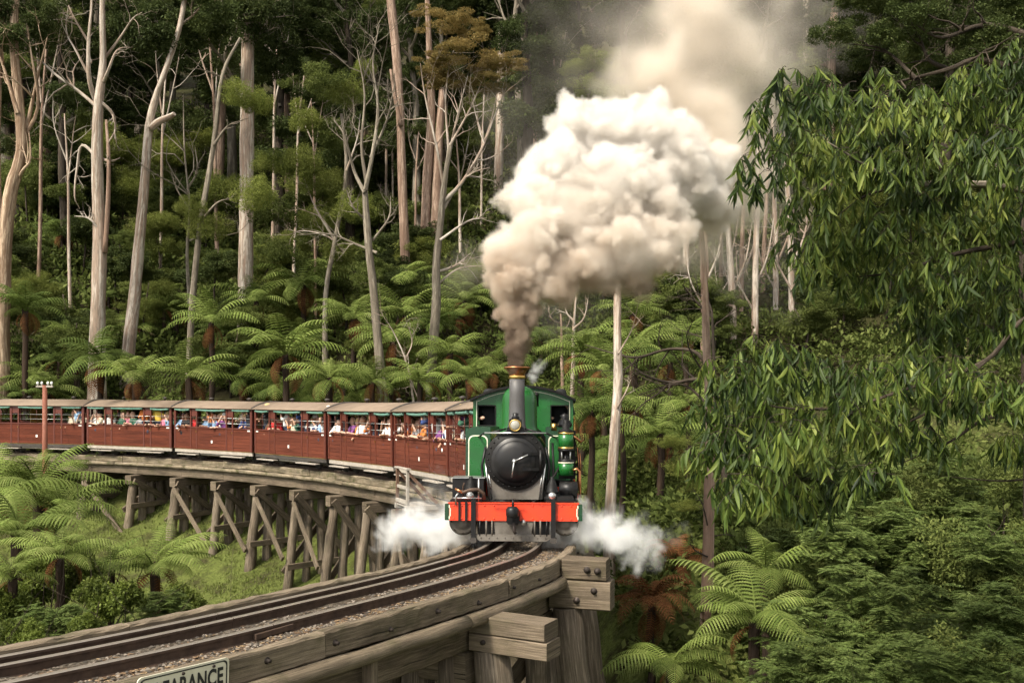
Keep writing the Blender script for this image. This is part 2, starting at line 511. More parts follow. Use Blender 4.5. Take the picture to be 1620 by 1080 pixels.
M['bark_dark'] = bark('dark_bark', (0.075, 0.058, 0.042), (0.035, 0.027, 0.02), (0.015, 0.012, 0.01), patch=0.5)
M['bark_strip'] = bark('peeling_bark', (0.50, 0.38, 0.27), (0.28, 0.17, 0.10), (0.11, 0.065, 0.04), patch=0.75)
M['deadwood'] = bark('bleached_dead_wood', (0.50, 0.44, 0.37), (0.30, 0.245, 0.19), (0.20, 0.115, 0.07), patch=0.65)
M['fern_trunk'] = bark('fern_trunk', (0.055, 0.036, 0.024), (0.03, 0.02, 0.014), (0.012, 0.009, 0.007), patch=0.5)
# ------------------------------------------------------------------ the line of the railway
_ctrl = [(-60.0, 38.0), (-48.0, 43.6), (-36.0, 47.0)]
for _a in (1.42, 1.24, 1.06, 0.88, 0.70, 0.52, 0.36):
    _ctrl.append((-29.6 + 30.4 * math.cos(_a), 17.18 + 30.4 * math.sin(_a)))
_ctrl += [(0.12, 22.9), (0.31, 19.4), (0.02, 15.0), (-0.72, 12.9), (-1.36, 11.64), (-2.05, 10.5), (-3.0, 9.0), (-4.18, 7.5), (-6.0, 5.6), (-8.4, 3.7), (-12, 1.4), (-17, -1)]
def _catmull(P, n=24):
    out = []
    P = [Vector((p[0], p[1], 0)) for p in P]
    P = [P[0] * 2 - P[1]] + P + [P[-1] * 2 - P[-2]]
    for i in range(1, len(P) - 2):
        for k in range(n):
            t = k / n
            a, b, c, d = P[i - 1], P[i], P[i + 1], P[i + 2]
            out.append(0.5 * ((2 * b) + (c - a) * t + (2 * a - 5 * b + 4 * c - d) * t * t + (3 * b - a - 3 * c + d) * t ** 3))
    out.append(P[-2])
    return out
_pl = _catmull(_ctrl)
for _ in range(40):            # ease the joints between control points
    _pl = [_pl[0]] + [(_pl[i - 1] + _pl[i] * 2 + _pl[i + 1]) / 4 for i in range(1, len(_pl) - 1)] + [_pl[-1]]
_s = [0.0]
for i in range(1, len(_pl)): _s.append(_s[-1] + (_pl[i] - _pl[i - 1]).length)
_i0 = min(range(len(_pl)), key=lambda i: abs(_pl[i].y - 15.0) + (0 if _pl[i].x > -5 else 99))
_s = np.array(_s) - _s[_i0]
_px, _py = np.array([p.x for p in _pl]), np.array([p.y for p in _pl])
_zs = np.array([-90, -60, -40, -30, -24, -18, -12, -6, 0, 6, 12, 22])
_zz = np.array([-.80, -.84, -.88, -.88, -.84, -.74, -.55, -.29, 0, .19, .34, .56])
def track(s, off=0.0, dz=0.0):
    """Point of the line at arc length s (0 under the front of the engine, growing towards the viewer), off to the right/outer side."""
    x, y = float(np.interp(s, _s, _px)), float(np.interp(s, _s, _py))
    x2, y2 = float(np.interp(s + .15, _s, _px)), float(np.interp(s + .15, _s, _py))
    x1, y1 = float(np.interp(s - .15, _s, _px)), float(np.interp(s - .15, _s, _py))
    t = Vector((x2 - x1, y2 - y1, 0)).normalized()
    n = Vector((-t.y, t.x, 0))         # with t towards the viewer this points to the right of the picture
    z = sum(float(np.interp(s + k, _zs, _zz)) for k in (-3, -1.5, 0, 1.5, 3)) / 5
    return Vector((x, y, z + dz)) + n * off
def track_dirs(s):
    a, b = track(s - .2), track(s + .2)
    t = (b - a).normalized()
    n = Vector((-t.y, t.x, 0)).normalized()
    return t, n

# ------------------------------------------------------------------ terrain
def _sp(v): return math.log1p(math.exp(v)) if v < 20 else v
def ground_z(x, y):
    lf = 1 / (1 + math.exp((x + 10) / 4))
    y0 = 33.0 + 7.5 * lf
    z = -6.2 + _sp((y - y0) * 0.62) * 0.80
    # the near bank on the right, and the shoulder the line runs in on at far left
    z += 1.6 * (1 / (1 + math.exp(-(x - 9) / 2.0))) * (1 / (1 + math.exp((y - 26) / 4)))
    z += 6.0 / (1 + math.exp(-(x - 2.0) / .7)) / (1 + math.exp(-(y - 19) / 2.2)) / (1 + math.exp((y - 33) / 4))
    z += 2.2 / (1 + math.exp((x + 27) / 3.0)) * (1 / (1 + math.exp(-(y - 34) / 3)))
    z += 0.5 * (mnoise.noise((x * .09, y * .09, 3.1))) + 0.22 * mnoise.noise((x * .35, y * .35, 7.7))
    if y > 45: z += min(1, (y - 45) / 30) * 2.5 * mnoise.noise((x * .03, y * .03, 1.3))
    return z
def _axis(segs):
    out = []
    for a, b, st in segs: out += list(np.arange(a, b, st))
    return np.array(out + [segs[-1][1]])
gx = _axis([(-200, -60, 7), (-60, 45, 1.0), (45, 200, 7)])
gy = _axis([(-40, 0, 5), (0, 75, 1.0), (75, 130, 3), (130, 330, 10)])
V = np.array([(x, y, ground_z(x, y)) for y in gy for x in gx])
nx_ = len(gx)
ii, jj = np.meshgrid(np.arange(len(gy) - 1), np.arange(nx_ - 1), indexing='ij')
F = np.stack([ii * nx_ + jj, ii * nx_ + jj + 1, (ii + 1) * nx_ + jj + 1, (ii + 1) * nx_ + jj], -1).reshape(-1, 4)
tag(link('ground', np_mesh('ground', V, F, M['ground'], True)), 'grassy valley floor and forested hillside', None, None, 'structure')

# ------------------------------------------------------------------ trestle bridge
rb = random.Random(11)
S0, S1 = -58.0, 15.0
bridge = tag(empty('trestle_bridge', track(-10)), 'curved weathered timber trestle bridge carrying the railway', 'bridge')
bridge_o = Vector(bridge.location)
def bpart(mb, name, mat): return mb.build(name, mat, bridge, -bridge_o)
def srange(a, b, step):
    n = max(1, int(round((b - a) / step)))
    return [a + (b - a) * i / n for i in range(n + 1)]

def jit(mb, a):
    """Uneven, worn arrises."""
    mb.v = [(x + rb.gauss(0, a * .6), y + rb.gauss(0, a * .6), z + rb.gauss(0, a * .6)) for x, y, z in mb.v]
HALF_R, HALF_L = 0.95, 0.86
# kerb timbers, one piece after another, a hand's breadth proud of the deck
for side, half in ((1, HALF_R), (-1, -HALF_L)):
    s = S0
    while s < S1 - 0.2:
        ln = rb.uniform(3.0, 3.8)
        e = min(S1, s + ln)
        w, h = 0.15, 0.25
        cu = 0.02
        prof = [(-w / 2 + cu, -h / 2), (w / 2 - cu, -h / 2), (w / 2, -h / 2 + cu), (w / 2, h / 2 - cu), (w / 2 - cu, h / 2), (-w / 2 + cu, h / 2), (-w / 2, h / 2 - cu), (-w / 2, -h / 2 + cu)]
        dz0, off0 = rb.uniform(-.015, .015), rb.uniform(-.012, .012)
        q = [track(u, half - side * w / 2 + off0, -0.155 + dz0) + Vector((0, 0, rb.uniform(-.006, .006))) for u in srange(s + .008, e - .008, 0.13 if s > -4 else 0.4)]
        near = s > -4
        kb = MB().sweep(q, prof)
        jit(kb, .007)
        bpart(kb, 'kerb_timber', M['kerb'] if near else M['kerb_far'])
        s = e
    # rounded waling log under the kerb
    s = S0 + 1.1
    while s < S1 - .2:
        e = min(S1, s + rb.uniform(3.6, 4.6))
        us = srange(s + .004, e - .004, 0.35)
        bpart(MB().tube([track(u, half + side * 0.035, -0.365) + Vector((0, 0, rb.uniform(-.007, .007))) for u in us],
                        [0.085 * rb.uniform(.94, 1.05) for _ in us], 12), 'waling_log', M['kerb'] if s > -4 else M['kerb_far'])
        s = e
# main girders: heavy squared timbers, spliced over the bents
bents = [3.1, 0.75] + [-2.4 - 2.85 * k for k in range(20)] + [6.4, 9.6, 12.8]
bents = sorted(b for b in bents if S0 + 1 < b < S1)
for off in (-0.66, -0.1, 0.60):
    for a, b in zip([S0] + bents, bents + [S1]):
        if b - a < .3: continue
        q = [track(u, off, -0.63 + rb.uniform(-.01, .01)) for u in srange(a + .006, b - .006, 0.2 if b > -2 else .6)]
        w, h, cu = 0.30, 0.37, 0.025
        prof = [(-w / 2 + cu, -h / 2), (w / 2 - cu, -h / 2), (w / 2, -h / 2 + cu), (w / 2, h / 2 - cu), (w / 2 - cu, h / 2), (-w / 2 + cu, h / 2), (-w / 2, h / 2 - cu), (-w / 2, -h / 2 + cu)]
        gb = MB().sweep(q, prof)
        jit(gb, .006)
        bpart(gb, 'girder', M['bridge'])
# deck planks laid across the girders (their ends show under the waling)
dp = MB().beam((-0.86, 0, 0), (0.86, 0, 0), 0.235, 0.09, 0.008).mesh('deck_plank', M['bridge'])
s = S0 + .2
while s < S1:
    t, n = track_dirs(s)
    o = link('deck_plank', dp, bridge, track(s, 0.02 + rb.uniform(-.03, .03), -0.40) - bridge_o)
    o.rotation_euler = (0, 0, math.atan2(n.y, n.x))
    s += 0.25
# bolts through the near kerb
blt = MB().lathe([(0.0, 0), (.034, .002), (.034, .012), (.02, .014), (.02, .05), (.0, .054)], (0, 0, 0), (0, 1, 0), 8).mesh('bolt', M['bolt'])
for k in range(26):
    s = -9 + k * 0.82
    t, n = track_dirs(s)
    o = link('bolt', blt, bridge, track(s, HALF_R - 0.012, -0.17 + rb.uniform(-.03, .03)) - bridge_o)
    o.rotation_euler = (0, 0, math.atan2(-n.x, n.y))

def log_pile(p0, p1, r0, r1, seg=7):
    us = [i / seg for i in range(seg + 1)]
    mb = MB()
    mb.tube([Vector(p0).lerp(Vector(p1), u) + Vector((rb.uniform(-.02, .02), rb.uniform(-.02, .02), 0)) for u in us],
            [(r0 + (r1 - r0) * u) * rb.uniform(.93, 1.06) for u in us], 10)
    return mb
for bi, s in enumerate(bents):
    t, n = track_dirs(s)
    c = track(s)
    near = s > -1
    ext_r = {0.75: 1.7, 3.1: 1.80}.get(s, rb.uniform(1.25, 1.6))
    ext_l = rb.uniform(1.2, 1.4)
    top = c.z - 0.815
    # corbel block and cap beam: the cap runs across under the girders
    capz = top - 0.20
    if s == 0.75:
        bpart(MB().beam(c + n * .98 + Vector((0, 0, -.16)), c + n * 1.62 + Vector((0, 0, -.16)), 0.32, 0.29, .02), 'corbel', M['bridge'])
        bpart(MB().beam(c - n * 1.3 + Vector((0, 0, -1.02)), c + n * .75 + Vector((0, 0, -1.02)), 0.36, 0.38, .02), 'cap_beam', M['bridge'])
        bpart(MB().beam(c + n * .80 + Vector((0, 0, -.52)), c + n * 1.68 + Vector((0, 0, -.52)), 0.34, 0.40, .02), 'cap_beam', M['bridge'])
        capz = c.z - .55
    elif s == 3.1:
        for dz in (-.46, -.675):
            bpart(MB().beam(c + n * .80 + Vector((0, 0, dz)), c + n * (1.80 + (.03 if dz < -.5 else 0)) + Vector((0, 0, dz)), 0.36, 0.205, .012), 'cap_beam', M['bridge'])
        bpart(MB().beam(c - n * 1.3 + Vector((0, 0, -1.02)), c + n * .75 + Vector((0, 0, -1.02)), 0.36, 0.38, .02), 'cap_beam', M['bridge'])
        capz = c.z - .6
    else:
        bpart(MB().beam(c - n * ext_l + Vector((0, 0, capz - c.z)), c + n * ext_r + Vector((0, 0, capz - c.z)), 0.36, 0.38, .025, seg=3, wob=.006, rng=rb), 'cap_beam', M['bridge'])
    # piles: two upright, two raking
    foot = []
    for off, rake, r in ((-1.1, -0.14, .185), (-0.55, -0.05, .165), (-0.0, 0.0, .165), (0.5, 0.04, .165), (1.02, 0.13, .185)):
        p_top = c + n * (off + rb.uniform(-.06, .06)) + t * rb.uniform(-.05, .05)
        p_top.z = capz - 0.18
        gz = ground_z(p_top.x, p_top.y)
        hgt = max(.4, p_top.z - gz)
        p_bot = p_top + n * (rake * hgt) + t * rb.uniform(-.12, .12)
        p_bot.z = ground_z(p_bot.x, p_bot.y) - 0.35
        r *= rb.uniform(.85, 1.2) * (1.25 if s > -1 else 1)
        bpart(log_pile(p_bot, p_top, r * 1.15, r * .9), 'pile', M['pile'])
        foot.append((p_bot, p_top))
    hgt = capz - ground_z(c.x, c.y)
    if hgt > 1.2:
        # diagonal braces on both faces, and a sash timber half way down
        for fs in (1, -1):
            f = t * (0.23 * fs)
            zt, zb = capz - .15, capz - min(hgt - .25, 3.6)
            def at_z(k, z):
                b_, t_ = foot[k]
                u = (z - b_.z) / (t_.z - b_.z)
                return b_.lerp(t_, u)
            a, b = (at_z(0, zt), at_z(4, zb)) if fs > 0 else (at_z(4, zt), at_z(0, zb))
            ex = (b - a).normalized() * .22
            bpart(MB().beam(a - ex + f, b + ex + f, 0.09, 0.24, .01, seg=3, wob=.012, rng=rb), 'brace', M['bridge'])
        zs = zb + .12
        a, b = at_z(0, zs), at_z(4, zs)
        ex = (b - a).normalized() * .3
        bpart(MB().beam(a - ex + t * .29, b + ex + t * .29, 0.10, 0.22, .01, rng=rb), 'sash_timber', M['bridge'])
# longitudinal braces between the inner piles of neighbouring bents
for a, b in zip(bents[:-1], bents[1:]):
    if b > 1.5: continue
    ta, na = track_dirs(a); tb, nb = track_dirs(b)
    pa, pb = track(a, -1.25), track(b, -1.25)
    if rb.random() < .6:
        bpart(MB().beam(pa + Vector((0, 0, -1.25)), pb + Vector((0, 0, -3.4)) - nb * .45, 0.09, 0.2, .01), 'brace', M['bridge'])
# near-end details: steel strap and the vertical posts at the near girder
for s, off, z0, z1, w in ((0.42, .93, -.2, -.86, .07), (2.75, .90, -.42, -.92, .10), (5.2, .9, -.42, -.95, .1)):
    t, n = track_dirs(s)
    p = track(s, off)
    bpart(MB().beam(p + Vector((0, 0, z0)), p + Vector((0, 0, z1)), w, w * 1.4, .01, up=n), 'post', M['redwood'] if s < 1 else M['bridge'])
for s, off, z in ((0.75, 1.35, -.16), (0.75, 1.2, -.60), (0.75, 1.45, -.45), (3.1, 1.0, -.66), (0.75, 1.5, -.17)):
    t, n = track_dirs(s)
    o = link('bolt', blt, bridge, track(s, off, z) + t * .165 - bridge_o)
    o.rotation_euler = (0, 0, math.atan2(-t.x, t.y)); o.scale = (1.5, 1, 1.5)

# ------------------------------------------------------------------ track: ballast, sleepers, rails
rail_track = tag(empty('railway_track', track(0)), 'narrow gauge rusty rails with an inner check rail on the bridge deck', 'railway track')
to_ = Vector(rail_track.location)
us = srange(S0, S1, 0.12)
offs = [-0.80, -0.6, -.45, -.3, -.1, .1, .3, .5, .7, .885]
BV = []
for u in us:
    for o_ in offs:
        h = -0.115 - (0.05 if abs(o_) > .75 else 0) + 0.022 * mnoise.noise((u * 2.1, o_ * 4, 0)) + 0.012 * mnoise.noise((u * 7, o_ * 12, 4))
        BV.append(track(u, o_, h))
k = len(offs)
BF = [(i * k + j, i * k + j + 1, (i + 1) * k + j + 1, (i + 1) * k + j) for i in range(len(us) - 1) for j in range(k - 1)]
o = link('ballast_bed', np_mesh('ballast_bed', np.array([tuple(v - to_) for v in BV]), np.array(BF), M['ballast'], True), rail_track)
# rails: web, foot and head
H = 0.125
rail_prof = [(-.05, 0), (.05, 0), (.05, .012), (.011, .026), (.011, .088), (.031, .096), (.031, .118), (.022, .125), (-.022, .125), (-.031, .118), (-.031, .096), (-.011, .088), (-.011, .026), (-.05, .012)]
def rail(off, z, name, sub):
    s = S0
    while s < S1 - .1:
        e = min(S1, s + 9.15)
        q = [track(u, off, z) for u in srange(s + .004, e - .004, 0.3)]
        mb = MB()
        mb.sweep(q, rail_prof)
        for fi in range(len(mb.f)):                      # running surface is worn bright
            vs_ = [mb.v[i][2] for i in mb.f[fi]]
            pj = (fi % 14)
            if pj in (6, 7, 8) and len(mb.f[fi]) == 4: mb.m[fi] = 1
        mb.build(name, [M['rust'], M['railhead']], rail_track, -to_)
        s = e
rail(-0.395, -H, 'rail', 1)
rail(0.395, -H, 'rail', 1)
rail(-0.165, -H - .012, 'check_rail', 1)
slp = MB().beam((-0.72, 0, 0), (0.72, 0, 0), 0.2, 0.12, 0.012, seg=4, wob=.006, rng=rb).mesh('sleeper', M['bridge'])
s = -14.0
while s < S1:
    t, n = track_dirs(s)
    o = link('sleeper', slp, rail_track, track(s, rb.uniform(-.04, .04), -0.182 + rb.uniform(-.004, .006)) - to_)
    o.rotation_euler = (0, 0, math.atan2(n.y, n.x) + rb.uniform(-.02, .02))
    s += 0.62
# fish plates
fp = MB().box(-.02, .02, -.24, .24, .03, .085, .004).mesh('fish_plate', M['rust'])
for s in (0.0 + S0 + 9.15 * 6, S0 + 9.15 * 7):
    for off in (-.43, .43):
        t, n = track_dirs(s)
        o = link('fish_plate', fp, rail_track, track(s, off, -H) - to_)
        o.rotation_euler = (0, 0, math.atan2(-t.x, t.y))

# loose stones, bark and leaves on the near deck: nobody could count them
nst = 15000
rs = np.random.RandomState(5)
sv = np.array([[-1, -1, 0], [1, -1, .1], [1, 1, 0], [-1, 1, .12], [0, 0, .75]], float)
sf = np.array([[0, 1, 4], [1, 2, 4], [2, 3, 4], [3, 0, 4]])
SV, SF, SM = [], [], []
for i in range(nst):
    s = rs.uniform(-3, 13)
    zone = rs.rand()
    off = rs.uniform(.45, .90) if zone < .62 else (rs.uniform(-.80, -.45) if zone < .8 else rs.uniform(-.1, .34))
    p = track(s, off, -0.112 - (.03 if abs(off) > .75 else 0))
    flake = rs.rand() < (.55 if off > .4 else .3)
    a = rs.uniform(0, 6.28)
    if flake: sx, sy, sz = rs.uniform(.012, .035), rs.uniform(.004, .010), .006
    else: sx = rs.uniform(.006, .020); sy = sx * rs.uniform(.6, 1); sz = sx
    w = sv * (sx, sy, sz)
    ca, sa = math.cos(a), math.sin(a)
    R = np.array([[ca, -sa, 0], [sa, ca, 0], [0, 0, 1]])
    b0 = len(SV) * 5
    SV.append(w @ R.T + np.array(p) + (0, 0, rs.uniform(0, .012)))
    SF.append(sf + b0)
    SM += [1 if flake else 0] * 4
def litter_mat(name, cols):
    m, nt, b = new_mat(name)
    geo = nt.nodes.new('ShaderNodeNewGeometry')
    nt.links.new(ramp(nt, geo.outputs['Random Per Island'], [(i / (len(cols) - 1), c) for i, c in enumerate(cols)]), b.inputs['Base Color'])
    b.inputs['Roughness'].default_value = .9
    return m
M['stone'] = litter_mat('ballast_stone', [(0.03, .024, .018), (.07, .058, .045), (.14, .115, .09), (.24, .20, .16)])
M['litter'] = litter_mat('dry_leaf_litter', [(0.03, .018, .01), (.09, .05, .024), (.17, .105, .055), (.34, .24, .13)])
tag(link('ballast_stones_and_leaf_litter', np_mesh('litter', np.concatenate(SV), np.concatenate(SF), [M['stone'], M['litter']], False, SM)),
    'loose stones, bark flakes and dry leaves strewn along the deck', None, None, 'stuff')

# ------------------------------------------------------------------ clearance sign on the near kerb
_c = [u / 100 for u in range(300, 1300)]
_sa = min(_c, key=lambda u: abs(unpx(track(u, HALF_R + .03))[0] - 361))
_sb = min(_c, key=lambda u: abs(unpx(track(u, HALF_R + .03))[0] - 217))
_pa, _pb = track(_sa, HALF_R + .035, .0), track(_sb, HALF_R + .035, .0)
_ts = (_pa - _pb)
sign = tag(empty('clearance_sign', (_pa + _pb) / 2 + Vector((0, 0, -.235))), 'cream metal sign reading CLEARANCE fixed to the near kerb', 'sign')
sign.rotation_euler = (0, -math.asin(_ts.z / _ts.length), math.atan2(_ts.y, _ts.x))
SW = _ts.length
w, h, r = SW, .44, .04
poly = []
for cx_, cz_, a0 in ((w / 2 - r, h / 2 - r, 0), (-w / 2 + r, h / 2 - r, 90), (-w / 2 + r, -h / 2 + r, 180), (w / 2 - r, -h / 2 + r, 270)):
    for k in range(6):
        a = math.radians(a0 + k * 18)
        poly.append((cx_ + r * math.cos(a), cz_ + r * math.sin(a)))
MB().prism(poly, 0.0, 0.012).build('sign_panel', M['signface'], sign, (0, 0, 0), fix=True)
inner = [(p[0] * .955, p[1] * .925) for p in poly]; inner2 = [(p[0] * .925, p[1] * .875) for p in poly]
mb = MB()
b0 = mb.add([(p[0], -.003, p[1]) for p in inner] + [(p[0], -.003, p[1]) for p in inner2])
for i in range(len(poly)):
    j = (i + 1) % len(poly)
    mb.face((b0 + i, b0 + j, b0 + len(poly) + j, b0 + len(poly) + i))
mb.build('border', M['signink'], sign)
tx = bpy.data.curves.new('lettering', 'FONT')
tx.body = 'CLEARANCE'
tx.size = .19; tx.align_x = 'CENTER'; tx.align_y = 'CENTER'; tx.space_character = 1.05; tx.offset = .006
to2 = bpy.data.objects.new('lettering_src', tx); COL.objects.link(to2)
bpy.context.view_layer.update()
lm = bpy.data.meshes.new_from_object(to2.evaluated_get(bpy.context.evaluated_depsgraph_get()))
bpy.data.objects.remove(to2)
lm.materials.clear(); lm.materials.append(M['signink'])
lo_ = link('lettering', lm, sign, (0, -.004, .075), (math.radians(90), 0, 0)); lo_.scale = (SW * .86 / max(v.co.x for v in lm.vertices) / 2, 1.0, 1)
for bx_ in (-.02, .27):
    MB().lathe([(.0, 0), (.014, 0), (.012, .01), (0, .012)], (bx_, -.002, .175), (0, -1, 0), 10).build('bolt', M['bolt'], sign)
MB().box(-.03, .03, .014, .03, -.2, .2).build('bracket', M['rust'], sign)

# ------------------------------------------------------------------ telegraph pole
pb = px(71, 760, 41.5)
pole = tag(empty('telegraph_pole', (pb.x, pb.y, ground_z(pb.x, pb.y))), 'rust red pole with a crossarm and four white insulators beside the line', 'pole')
ph = px(71, 609, 41.5).z - pole.location.z
MB().tube([(0, 0, -.3), (0, 0, ph * .5), (0, 0, ph)], [.125, .115, .10], 10).build('shaft', M['polerust'], pole)
MB().beam((-.36, -.02, ph - .06), (.36, -.02, ph - .06), .09, .08, .01).build('crossarm', M['step'], pole)
for x in (-.30, -.12, .14, .30):
    MB().lathe([(.0, 0), (.025, 0), (.025, .05), (.05, .06), (.052, .12), (.03, .17), (.0, .175)], (x, -.02, ph - .02), (0, 0, 1), 10).build('insulator', M['porcelain'], pole)

# ------------------------------------------------------------------ refuge platform on the inner side
rs_ = -13.6
t, n = track_dirs(rs_)
rp = track(rs_, -1.15)
refuge = tag(empty('refuge_platform', rp), 'small railed timber refuge platform bracketed off the bridge deck', 'platform')
def rpart(name, a, b, w, h, mat=M['step']):
    MB().beam(a, b, w, h, .008, up=Vector((0, 0, 1)) if abs((Vector(b) - Vector(a)).normalized().z) < .9 else n).build(name, mat, refuge)
for k in range(4):
    rpart('floor_board', -n * (.12 + .2 * k) - t * .62 + Vector((0, 0, -.42)), -n * (.12 + .2 * k) + t * .62 + Vector((0, 0, -.42)), .17, .04)
for u in (-.6, .6):
    rpart('post', -n * .78 + t * u + Vector((0, 0, -1.0)), -n * .78 + t * u + Vector((0, 0, .62)), .085, .085, M['redwood'] if u < 0 else M['step'])
    rpart('strut', -n * .78 + t * u + Vector((0, 0, .55)), n * .05 + t * (u + .1) + Vector((0, 0, -.35)), .07, .09, M['redwood'])
    rpart('bracket', -n * .85 + t * u + Vector((0, 0, -.46)), n * .6 + t * u + Vector((0, 0, -.46)), .12, .14)
rpart('top_rail', -n * .78 - t * .75 + Vector((0, 0, .64)), -n * .78 + t * .75 + Vector((0, 0, .64)), .12, .05)
rpart('mid_rail', -n * .78 - t * .65 + Vector((0, 0, .1)), -n * .78 + t * .65 + Vector((0, 0, .1)), .05, .09)
rpart('toe_board', -n * .80 - t * .65 + Vector((0, 0, -.3)), -n * .80 + t * .65 + Vector((0, 0, -.3)), .05, .12)
# ------------------------------------------------------------------ the locomotive (local: x right, y back from the buffer beam face, z up from the rail)
loco = tag(empty('steam_locomotive', (0.02, 15.0, 0.0)), 'green narrow gauge tank engine with red buffer beam heading the train', 'locomotive')
loco.rotation_euler = (math.radians(-2.4), 0, math.radians(-2.9))
def lp(mb, name, mat, parent=None, fix=True): return mb.build(name, mat, parent or loco, fix=fix)

# buffer beam with lined green ends
beam = lp(MB().box(-1.0, 1.0, 0.0, .09, .356, .618, .008), 'buffer_beam', M['red'])
for sx in (-1, 1):
    lp(MB().box(sx * 1.005, sx * 1.07, -.002, .09, .36, .614, .004), 'beam_end', M['dkgreen'], beam)
    for (x, z0, z1) in ((1.0, .38, .425), (1.0, .55, .597), (.985, .425, .55)):
        lp(MB().box(sx * x - .008, sx * x + .008, -.006, .004, z0, z1), 'lining', M['cream'], beam)
lp(MB().box(-1.02, 1.02, -.012, .10, .619, .634), 'beam_capping', M['red'], beam)
rv = MB().lathe([(0, 0), (.014, 0), (.011, .009), (0, .011)], (0, 0, 0), (0, -1, 0), 8).mesh('rivet', M['red'])
for x in (-.93, -.8, -.45, -.3, .3, .45, .62, .75, .9):
    for z in (.39, .59): link('rivet', rv, beam, (x, -.001, z))
# upright irons that cross the beam and carry the life guard
for sx in (-1, 1):
    lp(MB().box(sx * .62 - .036, sx * .62 + .036, -.055, -.003, .05, .70, .008), 'guard_iron', M['black'])
    lp(MB().box(sx * .62 - .05, sx * .62 + .05, -.07, .06, .02, .10, .01), 'foot_bracket', M['underframe'])
for x in (-.84, -.735):
    lp(MB().box(x - .017, x + .017, -.03, -.002, .35, .65), 'lamp_iron', M['black'])
# couplers
cpl = lp(MB().box(-.10, .10, -.16, 0.0, .32, .535, .03), 'coupler', M['blackmat'])
lp(MB().lathe([(.0, 0), (.085, 0), (.10, .03), (.10, .12), (.07, .16), (0, .17)], (0, -.30, .44), (0, 0, 1), 14), 'knuckle', M['black'], cpl)
lp(MB().tube([(0, -.15, .55), (0, -.14, .66), (.0, -.12, .70)], .018, 8), 'pin_lifter', M['black'], cpl)
lp(MB().tube([(.02, -.2, .35), (.02, -.2, .22), (.05, -.2, .18)], .022, 8), 'chain_hook', M['bolt'], cpl)
lp(MB().tube([(-.36, -.1, .668), (.1, -.12, .675)], .012, 8), 'uncoupling_rod', M['black'], cpl)
# guard plate and rods below the beam
plate = lp(MB().prism([(-.27, .07), (.27, .07), (.31, .35), (-.31, .35)], .02, .05), 'guard_plate', M['grey'])
lp(MB().prism([(-.60, .10), (-.52, .045), (.52, .045), (.60, .10), (.60, .145), (-.60, .145)], -.02, .025), 'guard_bar', M['grey'])
for sx in (-1, 1):
    for k, x in enumerate((.33, .42, .52)):
        lp(MB().tube([(sx * x, -.01, .36), (sx * x, -.01, .12)], .014, 8), 'guard_rod', M['grey' if k < 2 else 'black'])
    lp(MB().box(sx * .30, sx * .56, .06, .09, .10, .352), 'splash_plate', M['blackmat'])
for k in range(9):
    lp(MB().lathe([(0, 0), (.013, 0), (.010, .009), (0, .011)], (-.5 + k * .125, -.021, .095), (0, -1, 0), 8), 'rivet', M['grey'])
lp(MB().lathe([(.0, 0), (.035, .01), (.04, .06), (.028, .09), (0, .09)], (.16, -.02, .285), (0, 0, 1), 10), 'oil_cup', M['steel'])
# cylinders
for sx in (-1, 1):
    cyl = lp(MB().lathe([(.0, -.03), (.09, -.03), (.10, 0), (.165, .0), (.215, .02), (.215, .10), (.20, .11), (.20, .75), (.215, .76), (.215, .84), (0, .85)], (sx * .80, .10, .33), (0, 1, 0), 28), 'cylinder', M['grey'])
    lp(MB().box(sx * .80 - .14, sx * .80 + .14, .16, .9, .5, .72, .02), 'valve_chest', M['black'], cyl)
    for k in range(8):
        a = k * math.pi / 4
        lp(MB().lathe([(0, 0), (.014, 0), (.012, .014), (0, .016)], (sx * .80 + .18 * math.cos(a), .10, .33 + .18 * math.sin(a)), (0, -1, 0), 6), 'bolt', M['bolt'], cyl)
# frames and wheels
for sx in (-1, 1):
    lp(MB().box(sx * .30 - .02, sx * .30 + .02, .1, 6.0, .28, .62), 'frame_plate', M['blackmat'])
    for y, r in ((.95, .27), (2.0, .40), (2.9, .40), (3.8, .40), (4.95, .27)):
        wh = lp(MB().lathe([(r * .78, -.03), (r, -.03), (r, .03), (r + .03, .032), (r + .03, .055), (r * .78, .055)], (sx * .41 - (.06 if sx < 0 else 0), y, r), (1, 0, 0), 26), 'wheel', M['underframe'])
        sp = MB()
        for k in range(9):
            a = k * 2 * math.pi / 9
            sp.beam((sx * .41, y, r), (sx * .41, y + r * .8 * math.cos(a), r + r * .8 * math.sin(a)), .03, .04)
        sp.lathe([(0, -.04), (.07, -.04), (.07, .05), (0, .05)], (sx * .41, y, r), (1, 0, 0), 12)
        lp(sp, 'spokes', M['underframe'], wh)
    rod = lp(MB().box(sx * .52 - .02, sx * .52 + .02, 1.95, 3.85, .25, .34, .01), 'coupling_rod', M['steel'])
# running boards with red valance
for sx in (-1, 1):
    lp(MB().box(sx * .50, sx * 1.0, .10, 5.9, .64, .665), 'running_board', M['blackmat'])
    lp(MB().box(sx * 1.004, sx * 1.03, 1.2, 5.9, .60, .69), 'valance', M['red'])
lp(MB().box(.62, 1.0, 1.16, 1.2, .72, .81), 'red_step', M['red'])
lp(MB().box(-.62, -.44, 1.0, 1.04, .67, .90), 'red_step', M['red'])
